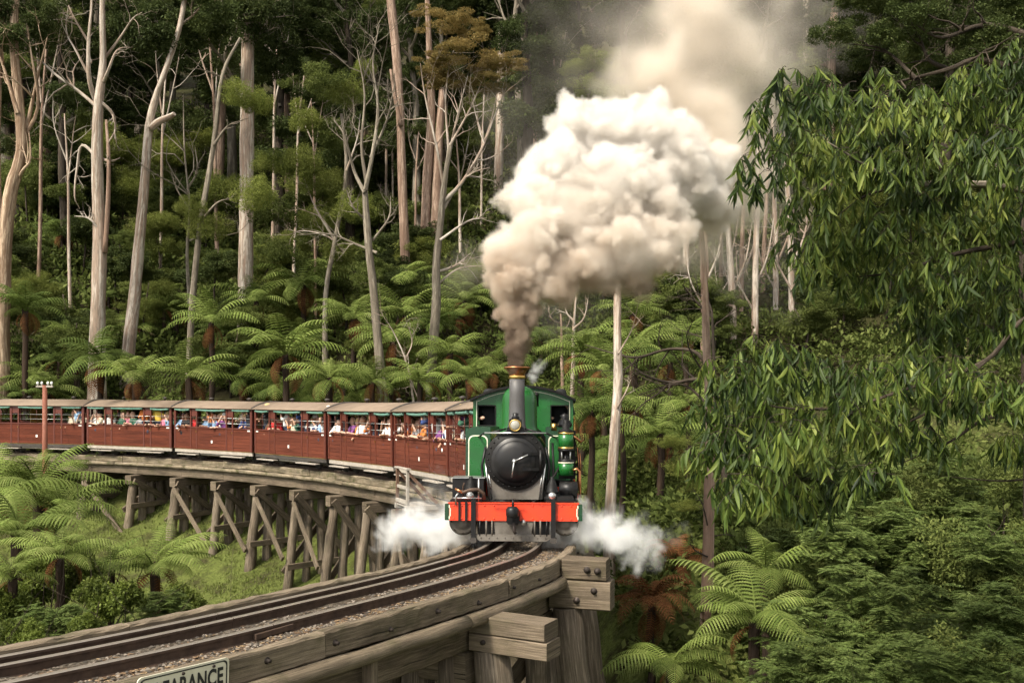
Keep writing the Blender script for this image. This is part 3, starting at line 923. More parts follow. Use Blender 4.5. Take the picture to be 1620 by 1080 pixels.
# smokebox saddle front plate: flared grey apron with bright edge rails
SB = 1.28     # smokebox centre height
SY = .62      # smokebox front face
apron = lp(MB().prism([(-.42, .635), (.42, .635), (.475, 1.20), (.36, 1.0), (.0, .88), (-.36, 1.0), (-.475, 1.20)], .66, .69), 'apron_plate', M['grey'])
lp(MB().prism([(-.41, .635), (.41, .635), (.44, 1.2), (-.44, 1.2)], .70, .74), 'apron_backing', M['grey'], apron)
for sx in (-1, 1):
    lp(MB().tube([(sx * .425, .64, .64), (sx * .455, .64, .95), (sx * .487, .65, 1.22)], .015, 8), 'edge_rail', M['steel'], apron)
    lp(MB().tube([(sx * .385, .645, .64), (sx * .41, .645, .9), (sx * .435, .65, 1.05)], .010, 8), 'edge_rail', M['steel'], apron)
# smokebox: barrel, riveted front ring, dished door with hinge straps and two handles
sbx = lp(MB().lathe([(0, 0), (.485, 0), (.495, .012), (.495, .05), (.48, .055), (.48, .95), (0, .96)], (0, SY, SB), (0, 1, 0), 48), 'smokebox', M['blackmat'])
rv2 = MB().lathe([(0, 0), (.015, 0), (.012, .010), (0, .013)], (0, 0, 0), (0, -1, 0), 8).mesh('rivet', M['black'])
for k in range(28):
    a = 2 * math.pi * k / 28
    link('rivet', rv2, sbx, (.445 * math.cos(a), SY, SB + .445 * math.sin(a)))
door = lp(MB().lathe([(.40, .0), (.40, -.015), (.385, -.03), (.345, -.034), (.335, -.045), (.30, -.075), (.22, -.10), (.10, -.116), (0, -.12)], (0, SY - .002, SB - .03), (0, 1, 0), 48), 'smokebox_door', M['black'])
for z in (.10, -.15):
    lp(MB().sweep([(.40, SY - .04, SB + z), (.36, SY - .062, SB + z), (.25, SY - .108, SB + z), (.12, SY - .128, SB + z)], [(-.008, -.025), (.008, -.025), (.008, .025), (-.008, .025)]), 'hinge_strap', M['black'], door)
lp(MB().tube([(.41, SY - .05, SB + .15), (.41, SY - .05, SB - .20)], .022, 10), 'hinge_pin', M['black'], door)
lp(MB().lathe([(0, 0), (.04, 0), (.04, .03), (.02, .06), (0, .065)], (-.01, SY - .115, SB - .02), (0, -1, 0), 14), 'door_boss', M['steel'], door)
lp(MB().tube([(-.01, SY - .165, SB - .02), (.10, SY - .17, SB + .03), (.21, SY - .165, SB + .085)], [.014, .011, .013], 8), 'door_handle', M['steel'], door)
lp(MB().tube([(-.01, SY - .18, SB - .02), (-.03, SY - .185, SB - .15), (-.05, SY - .18, SB - .28)], [.014, .011, .013], 8), 'door_handle', M['steel'], door)
# lamp bracket, number bracket and rails above the door
lp(MB().tube([(-.50, SY - .03, SB + .43), (.50, SY - .03, SB + .43)], .014, 8), 'hand_rail', M['steel'])
for sx in (-1, 1):
    lp(MB().tube([(sx * .5, SY - .03, SB + .43), (sx * .62, SY + .3, SB + .36), (sx * .66, SY + 1.0, SB + .34)], .014, 8), 'hand_rail', M['black'])
    lp(MB().tube([(sx * .45, SY + .02, SB + .42), (sx * .15, SY + .02, SB + .50)], .016, 8), 'top_stay', M['black'])
    lp(MB().tube([(sx * .49, SY + .1, SB + .2), (sx * .55, SY + .1, SB - .1), (sx * .52, SY + .1, SB - .5)], .022, 8), 'steam_pipe', M['black'])
lp(MB().box(-.14, .14, SY - .04, SY + .1, SB + .42, SB + .53, .02), 'lamp_bracket', M['black'])
lamp = lp(MB().box(-.10, .10, SY - .08, SY + .14, SB + .47, SB + .66, .02), 'headlamp', M['black'])
lp(MB().lathe([(.095, 0), (.10, -.03), (.088, -.045), (.08, -.03)], (0, SY - .08, SB + .555), (0, 1, 0), 24), 'bezel', M['brass'], lamp)
lp(MB().lathe([(.085, -.03), (.06, -.05), (.0, -.06)], (0, SY - .08, SB + .555), (0, 1, 0), 24), 'lens', M['lens'], lamp)
lp(MB().lathe([(.06, 0), (.07, .02), (.045, .05), (.05, .09), (.0, .10)], (0, SY + .03, SB + .66), (0, 0, 1), 14), 'lamp_vent', M['black'], lamp)
# chimney with copper cap
chim = lp(MB().lathe([(.21, -.06), (.17, .02), (.145, .10), (.135, .3), (.128, .6), (.131, .93), (.0, .93)], (0, SY + .55, SB + .47), (0, 0, 1), 32), 'chimney', M['stack'])
lp(MB().lathe([(.134, .0), (.142, .015), (.142, .05), (.134, .06)], (0, SY + .55, SB + 1.33), (0, 0, 1), 32), 'brass_band', M['brass'], chim)
lp(MB().lathe([(.135, .0), (.14, .04), (.165, .08), (.20, .105), (.222, .118), (.225, .135), (.21, .145), (.165, .145), (.14, .11), (.12, .0)], (0, SY + .55, SB + 1.39), (0, 0, 1), 36), 'chimney_cap', M['copper'], chim)
# boiler barrel, dome, safety valves, whistle
lp(MB().lathe([(0, 0), (.47, 0), (.47, 3.2), (0, 3.2)], (0, SY + .96, SB), (0, 1, 0), 40), 'boiler', M['green'])
for y in (1.5, 2.4):
    lp(MB().lathe([(.465, 0), (.478, .005), (.478, .055), (.465, .06)], (0, SY + .3 + y, SB), (0, 1, 0), 40), 'boiler_band', M['brass'])
dome = lp(MB().lathe([(.40, -.05), (.335, .05), (.315, .15), (.312, .55), (.30, .66), (.26, .75), (.19, .81), (.10, .845), (0, .855)], (0, SY + 1.55, SB + .40), (0, 0, 1), 36), 'steam_dome', M['green'])
lp(MB().lathe([(.05, 0), (.05, .12), (.03, .14), (.03, .2), (0, .2)], (.12, SY + 2.5, SB + .92), (0, 0, 1), 12), 'safety_valve', M['blackmat'])
lp(MB().lathe([(.04, 0), (.04, .2), (.055, .22), (.03, .26), (0, .27)], (.28, SY + 2.5, SB + .9), (0, 0, 1), 12), 'whistle', M['blackmat'])
# side tanks with lined green front panel
for sx in (-1, 1):
    x0, x1 = .475, .90
    y0 = 1.55
    zb, zt, r = .90, 1.80, .13
    poly = [(sx * x0, zb), (sx * x1, zb), (sx * x1, zt - r)] + [(sx * (x1 - r + r * math.cos(a)), zt - r + r * math.sin(a)) for a in (math.radians(22), math.radians(45), math.radians(68))] + [(sx * (x1 - r), zt), (sx * x0, zt)]
    tank = lp(MB().prism(poly, y0, y0 + 2.2), 'side_tank', M['dkgreen'])
    cx_, cz_ = sx * (x0 + x1) / 2, (zb + zt) / 2
    def shr(p, kx, kz): return (cx_ + (p[0] - cx_) * kx, cz_ + (p[1] - cz_) * kz)
    def arch(ins, top_ins):
        xa, xb, za, zc, rr = x0 + ins, x1 - ins, zb + .02, zt - top_ins, .09
        return [(sx * xa, za), (sx * xb, za), (sx * xb, zc - rr)] + [(sx * (xb - rr + rr * math.cos(a)), zc - rr + rr * math.sin(a)) for a in (.4, .8, 1.2)] + [(sx * (xb - rr), zc), (sx * (xa + rr), zc)] + [(sx * (xa + rr - rr * math.sin(a)), zc - rr + rr * math.cos(a)) for a in (.4, .8, 1.2)] + [(sx * xa, zc - rr)]
    lp(MB().prism(arch(.045, .14), y0 - .004, y0 - .001), 'cream_line', M['cream'], tank)
    lp(MB().prism(arch(.062, .157), y0 - .008, y0 - .005), 'green_panel', M['green'], tank)
    for k in range(7):
        lp(MB().lathe([(0, 0), (.010, 0), (.008, .007), (0, .009)], (sx * (x1 - .02), y0 - .001, zb + .1 + k * .1), (0, -1, 0), 6), 'rivet', M['dkgreen'], tank)
# left front: black sand box, lubricator bell, hose and cocks
box = lp(MB().box(-1.0, -.50, .42, .95, .64, .985, .012), 'sand_box', M['black'])
lp(MB().box(-1.02, -.48, .40, .97, .987, 1.0), 'box_lid', M['steel'], box)
def lubricator(x, y, z0):
    lb = lp(MB().lathe([(.0, 0), (.13, 0), (.13, .05), (.105, .07), (.10, .12), (.115, .13), (.10, .15), (.07, .26), (.05, .31), (.03, .33), (.035, .37), (0, .38)], (x, y, z0), (0, 0, 1), 20), 'lubricator', M['blackmat'])
    lp(MB().lathe([(0, 0), (.06, .01), (.065, .04), (.03, .06), (0, .06)], (x, y - .12, z0 + .08), (0, -1, 0), 14), 'cover', M['steel'], lb)
lubricator(-.69, .28, .65)
lubricator(.60, .30, .65)
lp(MB().tube([(-.86, .1, .80), (-.78, .06, .79), (-.68, .02, .83), (-.56, .02, .84), (-.47, .05, .78), (-.46, .08, .68)], .028, 10), 'brake_hose', M['rust'])
lp(MB().tube([(-.92, .1, .84), (-.80, .06, .79)], .02, 8), 'hose_cock', M['copper'])
lp(MB().tube([(-.90, -.02, .60), (-.89, -.03, .74), (-.86, -.02, .78)], .014, 8), 'cock_handle', M['steel'])
lp(MB().tube([(-.95, .05, .70), (-.5, .05, .70)], .012, 8), 'grab_rail', M['steel'])
lp(MB().tube([(-.55, .1, .64), (-.55, .1, 1.0)], .012, 8), 'rod', M['steel'])
lp(MB().tube([(-.80, .15, .66), (-.80, .15, .88), (-.78, .12, .93)], .012, 8), 'rod', M['rust'])
# right front: air compressor with two green cylinders and brass bands, reservoir, copper pipes
comp = lp(MB().box(.70, .98, .98, 1.02, .95, 1.75), 'air_compressor', M['blackmat'])
for z0, z1 in ((1.02, 1.24), (1.45, 1.72)):
    lp(MB().lathe([(0, 0), (.125, 0), (.125, z1 - z0), (0, z1 - z0)], (.82, .84, z0), (0, 0, 1), 24), 'compressor_cylinder', M['green'], comp)
    for zz in ((z0, z1 - .03) if z0 > 1.2 else (z1 - .025,)):
        lp(MB().lathe([(.124, 0), (.132, .003), (.132, .028), (.124, .031)], (.82, .84, zz), (0, 0, 1), 24), 'brass_band', M['brass'] if z0 > 1.2 else M['cream'], comp)
lp(MB().lathe([(0, 0), (.135, 0), (.135, .03), (.04, .05), (.04, .16), (.135, .18), (.135, .21), (0, .21)], (.82, .84, 1.24), (0, 0, 1), 20), 'centre_piece', M['black'], comp)
for dx in (-.07, .07):
    lp(MB().tube([(.82 + dx, .78, 1.22), (.82 + dx, .78, 1.47)], .013, 8), 'tie_rod', M['steel'], comp)
lp(MB().lathe([(.13, 0), (.10, .04), (.06, .06), (.07, .12), (.04, .15), (.05, .2), (0, .21)], (.82, .84, 1.72), (0, 0, 1), 18), 'compressor_head', M['blackmat'], comp)
lp(MB().lathe([(.11, 0), (.13, .05), (.06, .16), (.08, .2), (0, .24)], (.80, 1.3, 1.80), (0, 0, 1), 16), 'mechanical_lubricator', M['black'])
lp(MB().lathe([(.05, 0), (.045, .12), (0, .13)], (.62, 1.3, 1.74), (0, 0, 1), 12), 'brass_cock', M['brass'])
lp(MB().lathe([(0, 0), (.135, .02), (.135, .30), (0, .32)], (.70, .62, .80), (1, 0, 0), 18), 'air_reservoir', M['black'])
lp(MB().tube([(.94, .9, 1.66), (1.02, .95, 1.60), (1.06, 1.0, 1.56), (1.10, 1.1, 1.59)], .022, 8), 'copper_pipe', M['copper'])
lp(MB().tube([(.93, .8, 1.10), (1.0, .8, 1.13), (1.04, .8, 1.08), (1.05, .8, .9), (1.05, .8, .66)], .022, 8), 'copper_pipe', M['copper'])
for k in range(4):
    lp(MB().tube([(.99 + .02 * k, 1.1, 1.52 - .05 * k), (1.02 + .015 * k, 1.1, 1.2), (1.0 + .02 * k, 1.1, .75)], .010, 6), 'small_pipe', M['copper'] if k % 2 else M['blackmat'])
lp(MB().tube([(.60, .75, 1.55), (.62, .75, 1.1), (.60, .75, .70)], .02, 8), 'steam_pipe', M['blackmat'])
lp(MB().tube([(.52, .7, .66), (.62, .72, 1.0), (.80, .9, 1.30)], .018, 8), 'steam_pipe', M['blackmat'])
# cab: front sheet with two windows, sides, arched roof, bunker behind
CY, CW, ZB, ZE, ZT = 3.75, .955, 1.05, 2.32, 2.555
def arc_z(x, zt=ZT, ze=ZE, w=CW): return ze + (zt - ze) * (1 - (x / w) ** 2)
cab = lp(MB().box(-CW, CW, CY + .06, CY + 1.5, .72, .78), 'cab_floor', M['blackmat'])
def sheet(x0, x1, z0, z1f, y0, y1, name, mat, n=8):
    poly = [(x0 + (x1 - x0) * i / n, z0) for i in range(n + 1)] + [(x1 + (x0 - x1) * i / n, z1f(x1 + (x0 - x1) * i / n)) for i in range(n + 1)]
    return lp(MB().prism(poly, y0, y1), name, mat, cab)
WX0, WX1, WZ0, WZ1 = .55, .87, 1.83, 2.20
sheet(-WX0, WX0, ZB, arc_z, CY, CY + .03, 'cab_front', M['green'])
for sx in (-1, 1):
    sheet(sx * WX1, sx * CW, ZB, arc_z, CY, CY + .03, 'cab_front', M['green'], 2)
    sheet(sx * WX0, sx * WX1, ZB, lambda x: WZ0, CY, CY + .03, 'cab_front', M['green'], 2)
    sheet(sx * WX0, sx * WX1, WZ1, arc_z, CY, CY + .03, 'cab_front', M['green'], 4)
    for (a, b, c_, d) in ((WX0 - .02, WX0, WZ0 - .02, WZ1 + .02), (WX1, WX1 + .02, WZ0 - .02, WZ1 + .02), (WX0, WX1, WZ0 - .02, WZ0), (WX0, WX1, WZ1, WZ1 + .02)):
        lp(MB().box(min(sx * a, sx * b), max(sx * a, sx * b), CY - .02, CY - .002, c_, d), 'window_frame', M['blackmat'], cab)
    lp(MB().box(sx * (CW - .055), sx * (CW - .043), CY - .006, CY - .001, 1.80, ZE - .02), 'lining', M['cream'], cab)
    lp(MB().box(sx * CW, sx * (CW + .02), CY, CY + .5, ZB, ZE - .01), 'cab_side', M['green'], cab)
    lp(MB().box(sx * CW, sx * (CW + .02), CY + .5, CY + 1.5, ZB, 1.62), 'cab_side', M['green'], cab)
    lp(MB().box(sx * CW, sx * (CW + .02), CY + 1.2, CY + 1.5, 1.62, ZE - .01), 'cab_side', M['green'], cab)
mb = MB()
xs = [(-CW + .05) + (2 * CW - .1) * i / 16 for i in range(17)]
b0 = mb.add([(x, CY - .004, arc_z(x) - .055) for x in xs] + [(x, CY - .004, arc_z(x) - .067) for x in xs])
for i in range(16): mb.face((b0 + i, b0 + i + 1, b0 + 17 + i + 1, b0 + 17 + i))
lp(mb, 'lining', M['cream'], cab)
mb = MB()
xs = [-CW - .07 + (2 * CW + .14) * i / 20 for i in range(21)]
b0 = mb.add([(x, y, arc_z(x) + dz) for y in (CY - .16, CY + 1.75) for dz in (0, .045) for x in xs])
for i in range(20):
    q = lambda r, j: b0 + r * 21 + j
    mb.face((q(0, i), q(0, i + 1), q(2, i + 1), q(2, i))); mb.face((q(1, i), q(1, i + 1), q(3, i + 1), q(3, i)))
    mb.face((q(0, i), q(0, i + 1), q(1, i + 1), q(1, i))); mb.face((q(2, i), q(2, i + 1), q(3, i + 1), q(3, i)))
lp(mb, 'cab_roof', M['blackmat'], cab)
bk = sheet(-CW, CW, .75, lambda x: 1.62, CY + 1.5, CY + 1.53, 'cab_back', M['dkgreen'])
sheet(-CW, -.6, 1.62, arc_z, CY + 1.5, CY + 1.53, 'cab_back', M['dkgreen'], 3)
sheet(.6, CW, 1.62, arc_z, CY + 1.5, CY + 1.53, 'cab_back', M['dkgreen'], 3)
lp(MB().lathe([(0, 0), (.50, 0), (.50, .6), (0, .6)], (0, CY - .02, SB + .08), (0, 1, 0), 32), 'firebox_backhead', M['blackmat'], cab)
lp(MB().box(-.9, .9, CY + 1.55, CY + 2.25, .7, 1.65, .03), 'coal_bunker', M['dkgreen'])
lp(MB().tube([(1.0, CY + .05, 1.0), (1.0, CY + .05, 2.0)], .016, 8), 'hand_rail', M['brass'])
for z in (.42, .85):
    lp(MB().box(.86, 1.1, CY + .6, CY + 1.0, z - .02, z), 'cab_step', M['blackmat'])
# ------------------------------------------------------------------ carriages (local: x along the car, visible inner side at -y, z up from the rail)
CL, CWD = 5.14, 0.93            # body length, half width
FZ, SZ, EZ, RZ = 0.52, 1.42, 2.25, 2.52    # floor, sill, eave, ridge
POSTS = [-2.51, -1.42, -1.02, 0.96, 1.36, 2.51]
plank_me = {}
roof_mats = [M['roof']]
def car_parts(root, variant):
    def cp(mb, name, mat, parent=None): return mb.build(name, mat, parent or root, fix=True)
    floor = cp(MB().box(-CL / 2, CL / 2, -CWD + .02, CWD - .02, FZ - .07, FZ), 'floor', M['ochre'])
    side = {}
    for sy in (-1, 1):
        panel = cp(MB().box(-CL / 2 + .03, CL / 2 - .03, sy * (CWD - .05), sy * (CWD - .025), FZ - .05, SZ - .02), 'side_panel', M['maroon_post'])
        nb = 7
        bh = (SZ - FZ + .04) / nb
        for k in range(nb):
            key = 'plank'
            if key not in plank_me:
                plank_me[key] = MB().beam((-CL / 2 + .06, 0, 0), (CL / 2 - .06, 0, 0), .022, bh - .006, .005).mesh('plank', M['maroon'])
            link('plank', plank_me[key], panel, (0, sy * (CWD - .012), FZ - .05 + bh * (k + .5)))
        cp(MB().box(-CL / 2 + .02, CL / 2 - .02, sy * (CWD - .07), sy * (CWD + .03), SZ - .03, SZ + .02, .01), 'sill', M['maroon_post'])
        for i, x in enumerate(POSTS):
            w = .10 if i in (0, 5) else .075
            cp(MB().box(x - w / 2, x + w / 2, sy * (CWD - .07), sy * (CWD + .012), FZ - .04, EZ, .008), 'post', M['maroon_post'])
        for a, b in ((-1.42, -1.02), (0.96, 1.36)):       # narrow boarded bay heads
            cp(MB().box(a + .04, b - .04, sy * (CWD - .045), sy * (CWD - .015), EZ - .36, EZ - .02, .005), 'head_board', M['maroon_post'])
        for x in (-0.03, 1.97, -2.0):
            cp(MB().tube([(x, sy * (CWD - .03), SZ), (x, sy * (CWD - .03), EZ)], .014, 6), 'window_rod', M['maroon_post'])
        for z in (SZ + .20, SZ + .42):
            cp(MB().tube([(-CL / 2 + .05, sy * (CWD - .01), z), (CL / 2 - .05, sy * (CWD - .01), z)], .009, 6), 'guard_bar', M['steel'])
        cp(MB().box(-CL / 2, CL / 2, sy * (CWD - .09), sy * (CWD + .02), EZ - .045, EZ + .03, .01), 'cantrail', M['maroon_post'])
        for a, b in ((-2.46, -1.46), (-.98, .92), (1.40, 2.46)):     # rolled green canvas blinds
            n = 9
            q = [(a + (b - a) * i / n, sy * (CWD + .035), EZ - .075 - .022 * math.sin(math.pi * i / n) * (1 + .5 * math.sin(variant * 3.1 + a))) for i in range(n + 1)]
            cp(MB().tube(q, [.048 + .008 * math.sin(i * 2.3 + variant) for i in range(n + 1)], 8), 'rolled_blind', M['blind'])
        for x in (-2.38, 2.38):
            cp(MB().box(x - .09, x + .09, sy * (CWD + .0), sy * (CWD + .006), SZ - .105, SZ - .045), 'number_plate', M['plate'])
        if variant % 3 != 2:
            cp(MB().box(-.05, .05, sy * (CWD), sy * (CWD + .006), FZ + .24, FZ + .36), 'notice', M['plate'])
        for x in (-1.22, 1.16):      # door seams and handles
            cp(MB().box(x - .21, x - .20, sy * (CWD), sy * (CWD + .004), FZ - .02, SZ - .04), 'door_seam', M['blackmat'])
            cp(MB().box(x + .17, x + .20, sy * (CWD), sy * (CWD + .03), SZ - .22, SZ - .15), 'door_handle', M['brass'])
        # solebar and footboards
        cp(MB().box(-CL / 2, CL / 2, sy * (CWD - .10), sy * (CWD - .03), FZ - .21, FZ - .055, .005), 'solebar', M['step'] if variant < 3 else M['underframe'])
        for a, b in ((-2.2, -.9), (.7, 2.1)):
            cp(MB().box(a, b, sy * (CWD - .06), sy * (CWD + .14), FZ - .30, FZ - .265, .006), 'footboard', M['step'])
    # end walls with posts
    for sx in (-1, 1):
        cp(MB().box(sx * (CL / 2 - .03), sx * CL / 2, -CWD + .06, CWD - .06, FZ - .05, SZ + .05), 'end_panel', M['maroon_post'])
        for y in (-CWD + .035, -.33, .33, CWD - .035):
            cp(MB().box(sx * (CL / 2 - .06), sx * (CL / 2 + .015), y - .04, y + .04, FZ - .06, EZ + .05, .006), 'end_post', M['maroon_post'])
        n = 10
        poly = [(-CWD, EZ - .05)] + [(CWD, EZ - .05)] + [(CWD - 2 * CWD * i / n, EZ + (RZ - EZ) * (1 - (1 - 2 * i / n) ** 2) - .02) for i in range(n + 1)]
        ea = MB().prism(poly, -.015, .015).build('end_arch', M['maroon_post'], root, (sx * (CL / 2 - .02), 0, 0), fix=True)
        ea.rotation_euler = (0, 0, math.pi / 2)
        cp(MB().lathe([(.0, 0), (.11, 0), (.11, .03), (.05, .05), (.05, .2), (.0, .2)], (sx * (CL / 2 + .0), 0, FZ - .12), (sx, 0, 0), 12), 'coupler', M['underframe'])
    # roof: bowed sheet with a bead at the eaves
    n = 14
    prof = []
    yr = CWD + .10
    for i in range(n + 1):
        y = -yr + 2 * yr * i / n
        prof.append((y, EZ + .0 + (RZ - EZ) * (1 - (y / yr) ** 2) + .015))
    mb = MB()
    ring = [(y, z) for y, z in prof] + [(y, z - .035) for y, z in prof[::-1]]
    b0 = mb.add([(x, y, z) for x in (-CL / 2 - .09, 0, CL / 2 + .09) for y, z in ring])
    k = len(ring)
    for r in range(2):
        for j in range(k):
            j2 = (j + 1) % k
            mb.face((b0 + r * k + j, b0 + r * k + j2, b0 + (r + 1) * k + j2, b0 + (r + 1) * k + j), 0, None, True)
    for r in (0, 2):
        for j in range(n):
            mb.face((b0 + r * k + j, b0 + r * k + j + 1, b0 + r * k + k - 2 - j, b0 + r * k + k - 1 - j))
    rf = cp(mb, 'roof', M['roof'])
    for sx in (-1, 1):
        q = [(sx * (CL / 2 + .085), y, z + .008) for y, z in prof]
        cp(MB().tube(q, .03, 6), 'roof_edge', M['underframe'], rf)
    for x in (-1.2, 1.3):
        cp(MB().lathe([(.05, 0), (.05, .08), (.11, .10), (.11, .13), (.03, .17), (0, .17)], (x, 0, RZ), (0, 0, 1), 12), 'roof_vent', M['underframe'], rf)
    # inside: cross partitions and lengthwise benches
    for x in (-1.22, 1.16):
        cp(MB().box(x - .02, x + .02, .1, CWD - .1, FZ, EZ - .05), 'partition', M['ochre'])
    for sy in (-1, 1):
        cp(MB().box(-CL / 2 + .1, CL / 2 - .1, sy * .26, sy * .66, FZ + .50, FZ + .55, .01), 'bench', M['ochre'])
    # under: bogies, truss rods, boxes
    for x in (-1.75, 1.75):
        bo = cp(MB().box(x - .7, x + .7, -.56, -.50, .20, .34, .01).box(x - .7, x + .7, .50, .56, .20, .34, .01).box(x - .1, x + .1, -.5, .5, .22, .40), 'bogie', M['underframe'])
        for dx in (-.45, .45):
            for sy in (-1, 1):
                cp(MB().lathe([(0, -.04), (.24, -.04), (.24, .02), (.27, .022), (.27, .045), (0, .045)], (x + dx, sy * .41, .24), (0, -sy, 0), 16), 'wheel', M['underframe'], bo)
                cp(MB().box(x + dx - .07, x + dx + .07, sy * .56, sy * .63, .18, .32, .01), 'axle_box', M['underframe'], bo)
    cp(MB().box(-.55, .25, -.62, -.30, .22, .42, .01), 'battery_box', M['underframe'])
    cp(MB().tube([(-2.3, -.7, .4), (-.9, -.7, .2), (.9, -.7, .2), (2.3, -.7, .4)], .016, 6), 'truss_rod', M['underframe'])
    cp(MB().tube([(-.9, -.78, .26), (1.2, -.78, .26)], .05, 8), 'air_pipe', M['step'])
cars = []
ORD = ['first', 'second', 'third', 'fourth', 'fifth', 'sixth', 'seventh', 'eighth']
PITCH = 5.52
S_CAR0 = -6.55
car_note = ['half hidden behind the engine', 'its side nearest the engine cab', 'with the refuge platform below it', 'behind the trestle bracing', 'in the middle of the curve',
            'behind the telegraph pole', 'cut by the left edge', 'beyond the frame']
for k in range(7):
    a, b = track(S_CAR0 - PITCH * k), track(S_CAR0 - PITCH * (k + 1))
    mid, d = (a + b) / 2, (a - b)
    c = tag(empty('open_sided_carriage', mid), 'maroon open-sided carriage, %s in line behind the engine' % ORD[k], 'carriage', 'carriages of the train')
    c.rotation_euler = (0, -math.asin(d.z / d.length), math.atan2(d.y, d.x))
    if k == 0: car_parts(c, 0)
    elif k in (1, 2, 3): car_parts(c, k)
    else:
        for ch in list(cars[k - 3].children): copy_tree(ch, c)
    cars.append(c)
# ------------------------------------------------------------------ plant building blocks
def leaf_quads(P, D, Nn, L, W, fold=0.18):
    """Diamond leaves: base P, direction D, blade normal Nn, length L, width W."""
    n = len(P)
    D = D / (np.linalg.norm(D, axis=1, keepdims=True) + 1e-9)
    S = np.cross(D, Nn); S /= (np.linalg.norm(S, axis=1, keepdims=True) + 1e-9)
    Nn = np.cross(S, D)
    L = np.broadcast_to(np.asarray(L, float).reshape(-1, 1), (n, 1)); W = np.broadcast_to(np.asarray(W, float).reshape(-1, 1), (n, 1))
    mid = P + D * L * .42
    V = np.stack([P, mid + S * W / 2 + Nn * W * fold, P + D * L, mid - S * W / 2 + Nn * W * fold], 1).reshape(-1, 3)
    F = np.arange(n * 4).reshape(n, 4)
    return V, F

def rand_unit(rs, n):
    v = rs.normal(size=(n, 3)); return v / np.linalg.norm(v, axis=1, keepdims=True)

def blob_leaves(rs, centres, n_each, size, leaf, aspect=.45, flat=1.0, droop=0.0, shell=.55):
    """Leaves spread through ellipsoids: centres (x, y, z, r). Returns base points, directions, normals, lengths, widths."""
    Ps, Ds = [], []
    for (x, y, z, r) in centres:
        n = int(n_each * rs.uniform(.7, 1.3))
        u = rand_unit(rs, n)
        rad = r * (shell + (1 - shell) * rs.rand(n, 1)) * rs.uniform(.72, 1.12, (n, 1))
        off = u * rad; off[:, 2] *= flat
        Ps.append(off + (x, y, z))
        d = u * .8 + rand_unit(rs, n) * .9; d[:, 2] -= droop
        Ds.append(d)
    P, D = np.concatenate(Ps), np.concatenate(Ds)
    n = len(P)
    Nn = rand_unit(rs, n); Nn[:, 2] = np.abs(Nn[:, 2]) + .45
    L = leaf * rs.uniform(.6, 1.35, n)
    return leaf_quads(P * size if size != 1 else P, D, Nn, L, L * aspect)

def crown_mesh(name, seed, mat, subs=16, n_each=240, leaf=.085, flat=.75, droop=.15, aspect=.45, spread=(.35, .85), br=(.22, .36), up=.1):
    """Unit crown (radius about 1) of clumps carried round a hollow middle."""
    rs = np.random.RandomState(seed)
    cs = []
    for i in range(subs):
        u = rand_unit(rs, 1)[0]
        u[2] = u[2] * .75 + up
        k = rs.uniform(*spread)
        cs.append((u[0] * k, u[1] * k, u[2] * k * .9, rs.uniform(*br)))
    V, F = blob_leaves(rs, cs, n_each, 1, leaf, aspect, flat, droop)
    return np_mesh(name, V, F, mat), cs

def feather_mesh(name, seed, mat, pads=30, sprays=9, pairs=10):
    """Unit bush of flat pads of small feather leaves (wattle)."""
    rs = np.random.RandomState(seed)
    Ps, Ds, Ls = [], [], []
    for i in range(pads):
        u = rand_unit(rs, 1)[0]
        c = np.array([u[0] * .8, u[1] * .8, u[2] * .62 + .05]) * rs.uniform(.35, 1.0)
        for j in range(sprays):
            a = rs.uniform(0, 6.28)
            d = np.array([math.cos(a), math.sin(a), rs.uniform(-.35, .3)]); d /= np.linalg.norm(d)
            ln = rs.uniform(.24, .42)
            side = np.cross(d, [0, 0, 1]); side /= np.linalg.norm(side)
            o = c + rs.normal(size=3) * (.05, .05, .03)
            t = np.linspace(.08, 1, pairs)
            for sg in (-1, 1):
                P = o + d * (ln * t)[:, None]; P[:, 2] -= (t ** 2) * ln * .22
                Ps.append(P)
                Ds.append(np.repeat([side * sg + d * .45 + np.array([0, 0, -.12])], pairs, 0))
                Ls.append(ln * .38 * np.sin(np.pi * (t * .85 + .12)) ** .7)
    P, D, L = np.concatenate(Ps), np.concatenate(Ds), np.concatenate(Ls)
    Nn = np.repeat([[0.0, 0, 1]], len(P), 0) + rs.normal(size=(len(P), 3)) * .25
    V, F = leaf_quads(P, D, Nn, L, L * .26)
    return np_mesh(name, V, F, mat), []

CROWNS = {}
for k in range(3):
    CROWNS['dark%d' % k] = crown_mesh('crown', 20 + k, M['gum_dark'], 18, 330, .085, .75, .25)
    CROWNS['mid%d' % k] = crown_mesh('crown', 30 + k, M['gum_mid'], 16, 330, .07, .7, .25)
    CROWNS['wattle%d' % k] = crown_mesh('crown', 40 + k, M['wattle'], 22, 380, .055, .9, .3, .4)
    CROWNS['shrub%d' % k] = crown_mesh('foliage', 50 + k, M['shrub'], 14, 170, .14, .85, .05, .55, (.3, .8), (.25, .4), .2)
    CROWNS['feather%d' % k] = feather_mesh('foliage', 60 + k, M['shrub_dark'])
CROWNS['rust0'] = crown_mesh('crown', 70, M['rustcrown'], 30, 360, .05, .5, .05, .5, (.5, .95), (.16, .28), .35)
CROWNS['rust1'] = crown_mesh('crown', 71, M['rustcrown'], 22, 360, .05, .4, .05, .5, (.4, .95), (.16, .3), .35)

def add_crown(root, kind, p, r, rz, squash=1.0, name='crown'):
    o = link(name, CROWNS[kind][0], root, Vector(p) - Vector(root.location), (0, 0, rz))
    o.scale = (r, r, r * squash)
    return o

